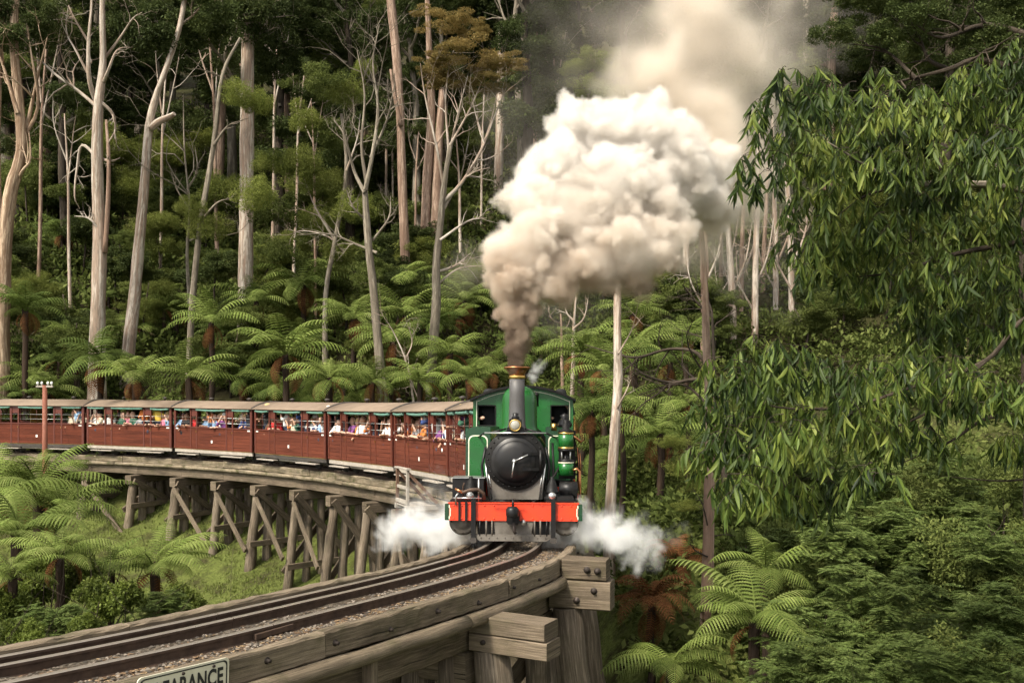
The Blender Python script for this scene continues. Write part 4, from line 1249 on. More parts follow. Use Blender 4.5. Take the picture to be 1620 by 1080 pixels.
def wander(p0, p1, n, amp, rng):
    """A crooked line between two points."""
    p0, p1 = Vector(p0), Vector(p1)
    L = (p1 - p0).length
    off = Vector()
    out = []
    for i in range(n + 1):
        u = i / n
        off += Vector((rng.gauss(0, 1), rng.gauss(0, 1), rng.gauss(0, .5))) * amp * L / n
        out.append(p0.lerp(p1, u) + off * (math.sin(math.pi * u) ** .7 if 0 < u < 1 else 0))
    return out

def branchlet(mb, p, d, L, r, rng, depth, gnarl=.5, lift=.15, sides=5, tips=None):
    """Recursive bare branch added to one mesh."""
    n = 5
    pts, rad = [Vector(p)], [r]
    d = Vector(d).normalized()
    for i in range(n):
        d = (d + Vector((rng.gauss(0, 1), rng.gauss(0, 1), rng.gauss(0, 1))) * gnarl * .38 + Vector((0, 0, lift * .3))).normalized()
        pts.append(pts[-1] + d * (L / n))
        rad.append(r * (1 - .82 * (i + 1) / n))
        if depth > 0 and i >= 1 and rng.random() < .75:
            v = d.orthogonal().normalized()
            v = Quaternion(d, rng.uniform(0, 6.28)) @ v
            dd = (d * rng.uniform(.35, .9) + v * rng.uniform(.6, 1.0))
            branchlet(mb, pts[-1], dd, L * rng.uniform(.35, .62), rad[-1] * .72, rng, depth - 1, gnarl, lift, max(3, sides - 1), tips)
    mb.tube(pts, rad, sides, cap=False)
    if tips is not None: tips.append(pts[-1].copy())
    return pts

# ------------------------------------------------------------------ fern frond
def frond_mesh(name, seed, mat, pairs=24, teeth=7, arc=(38, -42), width=.21, droop=.35, wide=.15):
    """Unit frond along +Y, arching; every pinna is a toothed blade."""
    rng = random.Random(seed)
    mb = MB()
    pts = [Vector((0, 0, 0))]
    n = 22
    for i in range(n):
        a = math.radians(arc[0] + (arc[1] - arc[0]) * (i / n) ** 1.25)
        pts.append(pts[-1] + Vector((0, math.cos(a), math.sin(a))) / n)
    mb.tube(pts, [.0095 * (1 - .85 * i / n) + .0012 for i in range(n + 1)], 4, 0, True, False)
    for k in range(pairs):
        u = .12 + .87 * k / (pairs - 1)
        f = u * n
        i = min(n - 1, int(f))
        p = pts[i].lerp(pts[i + 1], f - i)
        d = (pts[i + 1] - pts[i]).normalized()
        env = math.sin(math.pi * min(1, (u - .02)) ** .85) ** .75 * (1 if u < .9 else 1.1 - (u - .9) * 4) if u < .985 else .12
        ln = width * max(.10, env) * rng.uniform(.92, 1.08)
        for sx in (-1, 1):
            up = Vector((sx, 0, 0)).cross(d) * sx
            if up.z < 0: up = -up
            dirv = (Vector((sx, 0, 0)) + d * (.30 + .35 * u)).normalized()
            wd = ln * wide + .005
            base = len(mb.v)
            cl, ed = [], []
            m = teeth * 2
            L_, R_ = [], []
            for j in range(m + 1):
                t = j / m
                c = p + dirv * (ln * t) + Vector((0, 0, -droop * ln * t * t)) + up * 0.002
                prof = (math.sin(math.pi * (t * .9 + .08)) ** .6) * (1 - .55 * t)
                w = wd * prof * (1.0 if j % 2 else .38)
                fw = d - dirv * d.dot(dirv); fw.normalize()
                sweepv = dirv * (w * .35 if j % 2 else 0)
                L_.append(c + fw * w + sweepv); R_.append(c - fw * w + sweepv)
            b = mb.add(L_ + R_)
            for j in range(m):
                mb.face((b + j, b + j + 1, b + m + 1 + j + 1, b + m + 1 + j), 0)
    return mb.mesh(name, mat)

FROND = {'near': [frond_mesh('frond', 100 + k, M['fern'], 22, 8, a, .21, .5, .085) for k, a in enumerate([(42, -40), (30, -55), (55, -25)])],
         'far': [frond_mesh('frond', 110 + k, M['fern'], 17, 3, a, .22, .5, .10) for k, a in enumerate([(42, -45), (28, -60), (58, -25)])],
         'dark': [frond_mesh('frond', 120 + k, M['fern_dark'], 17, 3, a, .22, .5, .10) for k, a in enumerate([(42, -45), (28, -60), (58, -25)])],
         'dead': [frond_mesh('frond', 130 + k, M['fern_dead'], 18, 4, a, .16) for k, a in enumerate([(60, -70), (30, -80), (75, -50)])]}
FTRUNK = {}
for k in range(3):
    rng = random.Random(200 + k)
    mb = MB()
    q = [Vector((.03 * math.sin(i * 1.1 + k), .03 * math.cos(i * .9 + k), i / 8)) for i in range(9)]
    mb.tube(q, [.11 * rng.uniform(.85, 1.15) + (.03 if i == 0 else 0) + (.02 if i == 8 else 0) for i in range(9)], 9)
    FTRUNK[k] = mb.mesh('trunk', M['fern_trunk'])

def tree_fern(rng, crown, length, kind, label, group, count=15, cat='fern', tilt=0.0, trunk=True):
    """crown: world point where the fronds spring from; the trunk stands on the ground below."""
    gz = ground_z(crown.x, crown.y)
    root = tag(empty('tree_fern', (crown.x, crown.y, min(gz, crown.z - .1))), label, cat, group)
    h = crown.z - root.location.z
    if trunk and h > .25:
        t = link('trunk', FTRUNK[rng.randrange(3)], root, (0, 0, -.1), (0, 0, rng.uniform(0, 6)))
        k = max(.7, min(1.3, length / 1.8))
        t.scale = (k, k, h + .12)
    a0 = rng.uniform(0, 6.28)
    for i in range(count):
        a = a0 + i * 2.39996 + rng.uniform(-.35, .35)
        lift = rng.uniform(-.30, .38) - .45 * (i / count - .5)
        me = FROND[kind][rng.choice((0, 0, 1, 2))]
        L = length * rng.uniform(.72, 1.22)
        o = link('frond', me, root, (0, 0, h), (lift, rng.uniform(-.25, .25), a), L)
    for i in range(max(3, count // 4)):           # old fronds hanging as a skirt
        a = rng.uniform(0, 6.28)
        link('dead_frond', FROND['dead'][rng.randrange(3)], root, (0, 0, h - .03), (rng.uniform(-1.5, -1.05), rng.uniform(-.3, .3), a), length * rng.uniform(.5, .8))
    return root
# ------------------------------------------------------------------ tree ferns
rf_ = random.Random(77)
def put_fern(x, y, Y, Lpx, kind, label, group, count=15, trunk=True):
    p = px(x, y, Y)
    gz = ground_z(p.x, p.y)
    if p.z < gz + .15: p.z = gz + .15
    return tree_fern(rf_, p, Lpx * (1.2 if Y > 30 else 1.0) / FPX * Y, kind, label, group, count, trunk=trunk)
G_BACK = 'tree ferns on the slope behind the train'
for (x, y, Y, L, lab) in [
    (40, 492, 50, 62, 'spreading tree fern against the left edge above the carriages'),
    (160, 572, 47, 75, 'bright tree fern above the carriage roof right of the pole'),
    (215, 600, 45, 66, 'low tree fern just over the carriage roof beside the pale leaning trunk'),
    (300, 600, 45, 70, 'tree fern peeping over the carriage roof left of the biggest fern'),
    (335, 512, 50, 68, 'tree fern with hanging fronds below the thick white trunk'),
    (452, 562, 46, 88, 'largest bright tree fern above the middle carriages'),
    (520, 602, 44, 66, 'tree fern low over the roof, right of the largest bright fern'),
    (480, 452, 58, 72, 'tree fern high on the slope left of the grey twisted tree'),
    (405, 478, 56, 60, 'tree fern half way up the slope under the white trunk'),
    (560, 505, 52, 66, 'tree fern left of the grey twisted trunk at mid slope'),
    (640, 455, 57, 70, 'tree fern at the foot of the tall pink trunk'),
    (622, 540, 49, 66, 'tree fern right of the grey twisted trunk low on the slope'),
    (735, 478, 56, 66, 'tree fern beside the left flank of the smoke'),
    (712, 560, 48, 60, 'tree fern left of the chimney above the cab'),
    (742, 600, 42, 58, 'tree fern touching the cab roof on its left'),
    (590, 605, 45, 60, 'tree fern over the carriage roof under the twisted tree'),
    (665, 605, 44, 56, 'tree fern behind the roof next to the engine'),
    (100, 372, 70, 46, 'small slender tree fern far up the left slope'),
    (90, 232, 95, 44, 'distant tree fern glowing in the dark forest at left'),
    (640, 500, 53, 60, 'tree fern midway between the pink trunk and the carriages'),
    (935, 655, 34, 66, 'tree fern just right of the engine cab'),
    (920, 560, 42, 70, 'tree fern right of the smoke column above the cab'),
    (1005, 548, 44, 72, 'tree fern left of the dark horizontal branches'),
    (1060, 575, 42, 66, 'tree fern under the dark horizontal branches'),
    (985, 640, 36, 64, 'tree fern behind the pale trunk beside the engine'),
    (1045, 690, 31, 78, 'dark hanging tree fern between the two pale trunks'),
    (1085, 535, 48, 56, 'tree fern in front of the pale trunk group'),
    (1000, 500, 50, 60, 'tree fern below the smoke underside'),
    (1090, 640, 34, 60, 'tree fern behind the lower gum branch'),
    (955, 585, 40, 62, 'tree fern beside the engine whistle')]:
    put_fern(x, y, Y, L, 'far' if rf_.random() < .75 else 'dark', lab, G_BACK, 20)
# the rest of the fern gully: nothing tells these apart
for i in range(78):
    x, Y = rf_.uniform(-60, 1130), rf_.uniform(45, 66)
    if 790 < x < 920 and Y < 50: continue
    X = (x - 810) / FPX * Y
    gz = ground_z(X, Y)
    c = Vector((X, Y, gz + rf_.uniform(.8, 2.6)))
    if x > 880: c.y -= 8; c.x = (x - 810) / FPX * c.y; c.z = ground_z(c.x, c.y) + rf_.uniform(1, 2.6)
    tree_fern(rf_, c, rf_.uniform(1.5, 2.3), 'far' if rf_.random() < .6 else 'dark', '%s tree fern %s' % ('lower' if c.y < 52 else 'upper', next(n_ for lim, n_ in ((100, 'in the gully by the left edge'), (240, 'in the gully behind the pole end carriages'), (360, 'in the gully left of the thick white trunk'), (480, 'in the gully right of the thick white trunk'), (600, 'in the gully left of the twisted grey tree'), (720, 'in the gully right of the twisted grey tree'), (900, 'in the gully behind the chimney'), (1020, 'on the slope right of the cab'), (9999, 'on the slope under the pale trunk row')) if x < lim)), 'tree ferns filling the gully', 16)
G_NR = 'ferns in the right foreground'
for (x, y, Y, L, kind, lab, cnt) in [
    (1062, 1052, 15.5, 118, 'near', 'bright fern at the bottom edge beside the bridge pile', 15),
    (1196, 985, 14.5, 150, 'near', 'large fern with drooping fronds right of the pale lower trunk', 15),
    (1212, 905, 17, 125, 'near', 'fern with long fronds above the large drooping fern', 14),
    (1300, 960, 18, 120, 'dark', 'shaded fern among the dark wattles at right', 13),
    (1420, 905, 21, 100, 'dark', 'dim fern under the dark wattle trunks', 12)]:
    put_fern(x, y, Y, L, kind, lab, G_NR, cnt)
put_fern(1030, 958, 19.5, 95, 'dead', 'rusty brown dead fern beside the bridge cap beams', G_NR, 26)
put_fern(1075, 925, 22, 80, 'dead', 'withered fern clump behind the steam on the right', G_NR, 18)
G_NL = 'ferns in the left foreground'
for (x, y, Y, L, kind, lab, cnt) in [
    (62, 775, 27, 140, 'near', 'bright tree fern at the left edge below the pole', 17),
    (95, 812, 25, 120, 'near', 'tree fern with a dark skirt right of the left edge fern', 16),
    (30, 850, 22, 150, 'near', 'tree fern arching in from the left edge', 16),
    (-20, 790, 24, 150, 'near', 'tree fern cut by the left edge', 15),
    (245, 900, 23, 112, 'near', 'pale fern spreading over the shrubs in front of the bridge legs', 18),
    (175, 905, 23, 80, 'dark', 'shaded fern between the left shrubs', 13), (95, 880, 20, 95, 'near', 'low fern in front of the left tree ferns', 16), (20, 915, 19, 90, 'near', 'low fern in the left corner shrubs', 15)]:
    put_fern(x, y, Y, L, kind, lab, G_NL, cnt)

# ------------------------------------------------------------------ individual trees
def tree_root(base, label, name='gum_tree', group=None, cat='tree'):
    gz = ground_z(base.x, base.y)
    return tag(empty(name, (base.x, base.y, gz)), label, cat, group)
def poly_px(pts, Y, dy=0.0, rng=rf_):
    return [px(x, y, Y + rng.uniform(-dy, dy)) for x, y in pts]
def smooth_line(pts, rad, k=4):
    out, ro = [], []
    P = [pts[0] * 2 - pts[1]] + list(pts) + [pts[-1] * 2 - pts[-2]]
    for i in range(1, len(P) - 2):
        a, b, c, d = P[i - 1], P[i], P[i + 1], P[i + 2]
        for j in range(k):
            t = j / k
            out.append(0.5 * ((2 * b) + (c - a) * t + (2 * a - 5 * b + 4 * c - d) * t * t + (3 * b - a - 3 * c + d) * t ** 3))
            ro.append(rad[i - 1] + (rad[i] - rad[i - 1]) * t)
    out.append(P[-2]); ro.append(rad[-1])
    return out, ro
def trunk_px(root, pts, wpx, Y, mat, name='trunk', dy=.15, n=9, ground=False, rough=.05):
    """Trunk or limb through pixel points at depth Y with pixel widths."""
    P = poly_px(pts, Y, dy)
    R = [w / 2 / FPX * Y for w in wpx]
    if ground:
        p = P[0].copy(); p.z = ground_z(p.x, p.y) - .3
        if p.z < P[0].z - .2: P = [p] + P; R = [R[0] * 1.25] + R
    q, r = smooth_line(P, R)
    r = [a * rf_.uniform(1 - rough, 1 + rough) for a in r]
    return MB().tube([v - Vector(root.location) for v in q], r, n).build(name, mat, root), q, r
def limbs_px(root, specs, Y, mat, depth=2, gnarl=.55, twigs=5, lift=.15, name='branch'):
    """Each spec (points, w0): a limb with its own twigs, one mesh per limb."""
    tips = []
    for pts, w in specs:
        P = poly_px(pts, Y, .5)
        q, r = smooth_line(P, [w / 2 / FPX * Y * (1 - .8 * i / (len(P) - 1)) for i in range(len(P))])
        mb = MB()
        loc = Vector(root.location)
        mb.tube([v - loc for v in q], r, 6, cap=False)
        for k in range(twigs):
            i = rf_.randrange(len(q) // 3, len(q) - 1)
            d = (q[i + 1] - q[i]).normalized()
            v = Quaternion(d, rf_.uniform(0, 6.28)) @ d.orthogonal().normalized()
            ln = (q[-1] - q[0]).length * rf_.uniform(.25, .5)
            branchlet(mb, q[i] - loc, d * .7 + v * .8, ln, r[i] * .7, rf_, depth - 1, gnarl, lift, 4, tips)
        mb.build(name, mat, root)
    return tips

# big forked gum at the left edge
r_ = tree_root(px(8, 560, 51), 'large forked gum with peeling bark at the left edge')
trunk_px(r_, [(2, 620), (4, 480), (8, 380), (18, 300), (34, 240), (30, 160), (22, 60), (28, -40)], [26, 24, 22, 20, 17, 15, 13, 10], 51, M['bark_strip'], ground=True)
trunk_px(r_, [(6, 400), (-4, 330), (-6, 220), (-2, 100), (5, -30)], [17, 15, 13, 12, 9], 51.3, M['bark_strip'], 'fork')
limbs_px(r_, [([(32, 250), (45, 190), (60, 120), (75, 60)], 9), ([(20, 300), (36, 270), (48, 250), (44, 190)], 7), ([(28, 180), (10, 120), (-10, 60)], 8), ([(30, 230), (60, 170), (50, 90), (40, 30)], 7)], 51, M['bark_strip'], 3)
for k, (x, y, r) in enumerate([(30, 60, 55), (-10, 20, 60), (75, 20, 45), (5, 230, 30), (-10, 130, 45)]):
    add_crown(r_, 'dark%d' % (k % 3), px(x, y, 51.5), r / FPX * 51, k * 1.7)
# white dead tree
r_ = tree_root(px(156, 545, 52), 'white dead tree with long bare twisting branches')
trunk_px(r_, [(154, 560), (156, 470), (158, 380), (155, 300), (154, 230), (156, 165), (163, 100), (162, 30), (162, -60)], [26, 23, 21, 19, 17, 15, 11, 9, 7], 52, M['deadwood'], ground=True)
trunk_px(r_, [(166, 400), (171, 320), (172, 250), (168, 190)], [8, 7, 6, 4], 51.8, M['bark_pink'], 'fork')
limbs_px(r_, [([(156, 170), (142, 130), (140, 70), (145, 0), (140, -60)], 10), ([(154, 170), (125, 145), (90, 120), (60, 95), (40, 110)], 7), ([(160, 140), (172, 110), (185, 80), (205, 75)], 6),
              ([(155, 250), (130, 230), (122, 265), (118, 310), (126, 330)], 6), ([(158, 250), (175, 255), (190, 250)], 6), ([(157, 160), (178, 180), (182, 205), (172, 225)], 7),
              ([(141, 120), (120, 80), (105, 50), (108, 10)], 5), ([(155, 360), (140, 345), (118, 342)], 5), ([(160, 100), (190, 60), (210, 30), (225, 20)], 5), ([(142, 70), (118, 30), (100, -10)], 5)], 52, M['deadwood'], 3, .75, 5)
# leaning pale trunk with a broken fork
r_ = tree_root(px(206, 530, 56), 'leaning pale gum with a short broken fork')
trunk_px(r_, [(203, 560), (212, 480), (219, 400), (228, 300), (236, 200), (248, 150), (258, 122), (285, 40), (300, -60)], [21, 19, 17, 15, 13, 10, 9, 8, 7], 56, M['bark_white'], ground=True)
trunk_px(r_, [(237, 204), (252, 192), (268, 185), (276, 180)], [12, 11, 9, 7], 56, M['bark_white'], 'broken_fork')
limbs_px(r_, [([(285, 40), (310, 20), (330, -10)], 5)], 56, M['bark_white'], 2)
for k, (x, y, r) in enumerate([(260, 60, 60), (320, 20, 60), (210, 20, 55)]):
    add_crown(r_, 'dark%d' % (k % 3), px(x, y, 57), r / FPX * 57, k * 2.1)
# thick white trunk
r_ = tree_root(px(388, 445, 62), 'thick straight white gum trunk left of centre')
trunk_px(r_, [(388, 480), (389, 400), (390, 300), (391, 180), (392, 60), (395, -80)], [24, 22, 22, 21, 19, 16], 62, M['bark_white'], ground=True, dy=.05, n=12)
limbs_px(r_, [([(391, 180), (375, 140), (355, 90), (380, 30), (372, -20)], 10), ([(392, 80), (420, 40), (440, -10)], 8)], 62, M['bark_grey'], 2)
for k, (x, y, r) in enumerate([(350, 50, 65), (420, 30, 65), (440, 90, 50), (385, 110, 46)]):
    add_crown(r_, 'dark%d' % (k % 3), px(x, y, 61 + k), r / FPX * 62, k)
# olive leaning tree with grey trunk
r_ = tree_root(px(320, 470, 54), 'slim grey tree with olive foliage leaning left of the white trunk')
trunk_px(r_, [(300, 570), (305, 470), (318, 350), (338, 230), (352, 120), (380, 60)], [11, 10, 9, 8, 6, 4], 54, M['bark_grey'], ground=True)
limbs_px(r_, [([(338, 230), (360, 200), (385, 190)], 5), ([(318, 350), (345, 320), (370, 315)], 5)], 54, M['bark_grey'], 2)
for k, (x, y, r, s) in enumerate([(375, 150, 38, 1.0), (405, 165, 34, 1.0), (350, 300, 42, 1.0), (405, 310, 45, 1.0), (330, 360, 45, 1.0), (425, 260, 34, 1.0), (300, 330, 30, 1.0)]):
    add_crown(r_, 'wattle%d' % (k % 3), px(x, y, 53 + (k % 3)), r / FPX * 54, k * 1.3, s)
# gnarled dead sticks left of it
r_ = tree_root(px(290, 500, 58), 'thin gnarled dead tree in the shade between pale trunks', 'dead_tree')
limbs_px(r_, [([(300, 480), (296, 400), (300, 330), (292, 240), (290, 150)], 7), ([(300, 330), (280, 300), (270, 270)], 4), ([(296, 300), (312, 270), (308, 230)], 4)], 58, M['bark_grey'], 3, .8, 7)
# green wattles left of the twisted tree
r_ = tree_root(px(520, 430, 56), 'feathery green wattle left of the twisted grey tree', 'wattle_tree')
trunk_px(r_, [(515, 470), (530, 380), (548, 270), (540, 180)], [8, 7, 6, 4], 56, M['bark_grey'], ground=True)
limbs_px(r_, [([(530, 380), (500, 330), (480, 280)], 5), ([(548, 270), (565, 220), (570, 180)], 4), ([(545, 400), (520, 375), (480, 365), (455, 372)], 4)], 56, M['deadwood'], 3, .6)
for k, (x, y, r, s) in enumerate([(510, 120, 42, 1.0), (545, 150, 40, 1.0), (480, 190, 42, 1.0), (530, 210, 50, 1.0), (470, 260, 46, 1.0), (510, 290, 46, 1.0), (440, 330, 52, 1.0), (500, 355, 50, 1.0), (560, 330, 40, 1.0), (450, 395, 45, 1.0), (540, 400, 46, .9), (575, 110, 26, 1.0)]):
    add_crown(r_, ('wattle%d' if k % 3 else 'mid%d') % (k % 3), px(x, y, 55 + (k % 4)), r / FPX * 56, k * 1.9, s)
# twisted grey tree
r_ = tree_root(px(605, 635, 47), 'twisted grey tree with a thin bare crown')
trunk_px(r_, [(607, 650), (602, 590), (596, 520), (590, 450), (584, 400), (580, 350), (577, 300)], [17, 15, 14, 13, 12, 11, 9], 47, M['bark_grey'], ground=True)
limbs_px(r_, [([(577, 305), (560, 270), (545, 215), (528, 190)], 7), ([(578, 300), (590, 240), (598, 170), (590, 100), (600, 40)], 8), ([(580, 290), (572, 230), (577, 150), (565, 80)], 7), ([(586, 250), (612, 190), (625, 130)], 6),
              ([(582, 350), (560, 330), (548, 300)], 5), ([(590, 380), (615, 345), (618, 310)], 5), ([(596, 400), (560, 385), (520, 370), (470, 372)], 5)], 47, M['bark_grey'], 3, .7, 9, .3)
# tall pink trunk
r_ = tree_root(px(642, 425, 64), 'tall smooth pink trunk rising past the top edge', 'gum_tree')
trunk_px(r_, [(642, 445), (640, 380), (636, 280), (633, 180), (627, 90), (618, 0), (610, -90)], [16, 15, 14, 13, 14, 14, 12], 64, M['bark_pink'], ground=True, n=12)
trunk_px(r_, [(634, 200), (624, 150), (618, 110)], [7, 6, 4], 63.6, M['bark_pink'], 'fork')
# paired pinkish trunks
for (a, lab) in (([(672, 420), (675, 300), (682, 190), (680, 110), (676, 0)], 'left of a pair of pink trunks beneath the rusty crowns'), ([(686, 430), (690, 330), (694, 230), (700, 140)], 'right of a pair of pink trunks beneath the rusty crowns')):
    r_ = tree_root(px(a[0][0], 410, 66), lab)
    trunk_px(r_, a, [17, 16, 14, 11, 8][:len(a)], 66, M['bark_pink'], ground=True)
    add_crown(r_, 'dark1', px(a[-1][0], a[-1][1] - 10, 67), 50 / FPX * 66, 1.0)
# rusty topped tree left of the smoke
r_ = tree_root(px(682, 640, 50), 'dark stemmed tree with flat rusty brown crown left of the smoke', 'flowering_tree')
trunk_px(r_, [(678, 650), (684, 560), (690, 480), (690, 420), (697, 350), (703, 290), (712, 230)], [17, 16, 15, 13, 11, 9, 7], 50, M['bark_grey'], ground=True)
limbs_px(r_, [([(697, 340), (720, 300), (745, 275), (775, 265)], 6), ([(700, 320), (730, 290), (760, 240), (780, 190), (800, 140)], 7), ([(705, 280), (720, 200), (740, 120)], 6), ([(703, 300), (690, 230), (672, 150), (665, 100)], 6), ([(692, 430), (720, 420), (745, 400)], 5),
              ([(712, 230), (745, 170), (770, 110)], 5), ([(710, 240), (705, 160), (712, 90)], 5), ([(696, 380), (740, 350), (770, 345)], 5), ([(692, 450), (725, 425), (765, 420)], 4)], 50, M['deadwood'], 3, .6, 7, .3)
for k, (x, y, r, s) in enumerate([(735, 95, 70, .6), (685, 115, 42, .7), (795, 105, 42, .6), (700, 40, 52, .6), (750, 50, 36, .6), (720, 135, 52, .6), (770, 135, 46, .6)]):
    add_crown(r_, 'rust%d' % (k % 2), px(x, y, 50 + (k % 3) * .6), r / FPX * 50, k * 2.2, s)
r_ = tree_root(px(700, 640, 45), 'low leafless sapling in front of the rusty crowned tree', 'dead_tree')
limbs_px(r_, [([(655, 640), (645, 580), (625, 530), (600, 490)], 4), ([(640, 570), (652, 540), (640, 500)], 3), ([(668, 645), (650, 600), (645, 560)], 3)], 45, M['deadwood'], 3, .7, 5)
# trunk left of the smoke top
r_ = tree_root(px(792, 300, 84), 'hazy pale trunk behind the left edge of the smoke top')
trunk_px(r_, [(788, 300), (791, 200), (793, 100), (795, -60)], [15, 14, 12, 10], 84, M['bark_white'], ground=True)
for k, (x, y, r) in enumerate([(800, 20, 60), (770, -10, 55), (835, 40, 50)]): add_crown(r_, 'dark%d' % k, px(x, y, 85), r / FPX * 85, k)
# domed olive tree beside the smoke
r_ = tree_root(px(935, 260, 70), 'rounded olive green tree top left of the smoke', 'gum_tree')
trunk_px(r_, [(935, 320), (930, 200), (932, 140)], [9, 8, 5], 70, M['bark_grey'], ground=True)
for k, (x, y, r) in enumerate([(930, 95, 42), (905, 110, 30), (960, 115, 34), (935, 140, 40)]): add_crown(r_, 'wattle%d' % (k % 3), px(x, y, 70), r / FPX * 70, k, .7)
# pale trunk right of the engine
r_ = tree_root(px(966, 810, 24), 'slender pale trunk just right of the engine')
trunk_px(r_, [(964, 850), (968, 760), (973, 680), (978, 600), (977, 540), (977, 470), (980, 380), (985, 250)], [19, 17, 16, 15, 13, 12, 10, 5], 24, M['bark_white'], ground=True, n=11)
for k, (x, y, r) in enumerate([(985, 240, 80), (960, 200, 60), (1015, 190, 60), (985, 150, 60)]): add_crown(r_, 'mid%d' % (k % 3), px(x, y, 24 + k * .4), r / FPX * 24, k * 1.3, .8)
limbs_px(r_, [([(977, 645), (990, 620), (998, 600)], 4), ([(978, 560), (1000, 520), (1010, 480)], 3)], 24, M['deadwood'], 2)
# pale lower trunk at right
r_ = tree_root(px(1118, 985, 20), 'pale reddish trunk standing behind the lower gum branch')
trunk_px(r_, [(1117, 1000), (1119, 930), (1121, 850), (1122, 760), (1124, 660), (1118, 560), (1116, 480), (1112, 400), (1105, 300)], [21, 19, 18, 17, 15, 13, 11, 9, 5], 20, M['bark_pink'], ground=True, n=11)
for k, (x, y, r) in enumerate([(1105, 290, 75), (1080, 250, 60), (1135, 230, 60), (1105, 190, 60)]): add_crown(r_, 'mid%d' % (k % 3), px(x, y, 20.5 + k * .3), r / FPX * 20, k * 1.3, .8)
limbs_px(r_, [([(1120, 850), (1145, 845), (1165, 848)], 3), ([(1119, 880), (1100, 870), (1092, 860)], 3), ([(1121, 840), (1112, 800), (1095, 770)], 3)], 20, M['bark_dark'], 2)
for k, (x, y, r, s) in enumerate([(1080, 740, 44, .6), (1065, 700, 36, .6), (1110, 770, 40, .6), (1090, 800, 34, .5)]):
    add_crown(r_, 'wattle%d' % (k % 3), px(x, y, 23), r / FPX * 23, k * 1.1, s)
# dark mossy tree with horizontal limbs
r_ = tree_root(px(1150, 640, 30), 'dark limbed tree whose bare boughs reach left toward the pale trunk', 'dark_tree')
limbs_px(r_, [([(1150, 800), (1140, 690), (1130, 610), (1100, 600), (1060, 605), (1015, 590), (985, 560)], 10), ([(1130, 610), (1105, 560), (1060, 552), (1010, 565), (975, 560), (925, 545)], 7), ([(1120, 640), (1085, 610), (1050, 612), (1010, 625)], 5), ([(1125, 500), (1095, 470), (1080, 450)], 6), ([(1130, 610), (1128, 540), (1122, 480), (1085, 455)], 7)], 30, M['bark_dark'], 3, .6, 6, .2)
# group of pale trunks under the smoke, on the right
for k, (x, yb, yt, w, Y) in enumerate([(1046, 535, 250, 13, 56), (1084, 530, 250, 14, 54), (1116, 530, 200, 16, 52), (1160, 540, 260, 13, 54), (1172, 520, 200, 9, 60), (1194, 535, 180, 12, 55), (1206, 520, 200, 9, 62), (1228, 500, 150, 10, 60), (1140, 520, 240, 7, 62), (1253, 500, 150, 11, 57)]):
    r_ = tree_root(px(x, yb, Y), '%s pale trunk of the row under the smoke, counting from the left' % ['first', 'second', 'third', 'fifth', 'sixth', 'seventh', 'eighth', 'ninth', 'fourth', 'tenth'][k], 'gum_tree', 'pale trunks under the smoke')
    j = rf_.uniform(-14, 14)
    trunk_px(r_, [(x, yb + 20), (x + j * .2, (yb * 2 + yt) / 3), (x + j * .7, (yb + 2 * yt) / 3), (x + j, yt)], [w, w * .85, w * .6, w * .3], Y, M['bark_white' if k % 2 else 'bark_pink'], ground=True)
    if k != 1: limbs_px(r_, [([(x, yb - 80), (x + 20, yb - 130), (x + 30, yb - 190)], 5), ([(x, yb - 40), (x - 25, yb - 90), (x - 30, yb - 150)], 4)], Y, M['deadwood'], 3, .6)
    for q_ in range(3): add_crown(r_, ('dark%d' if q_ else 'mid%d') % (k % 3), px(x + j + rf_.uniform(-40, 40), yt + rf_.uniform(-50, 20), Y + 1), rf_.uniform(34, 56) / FPX * Y, k + q_)

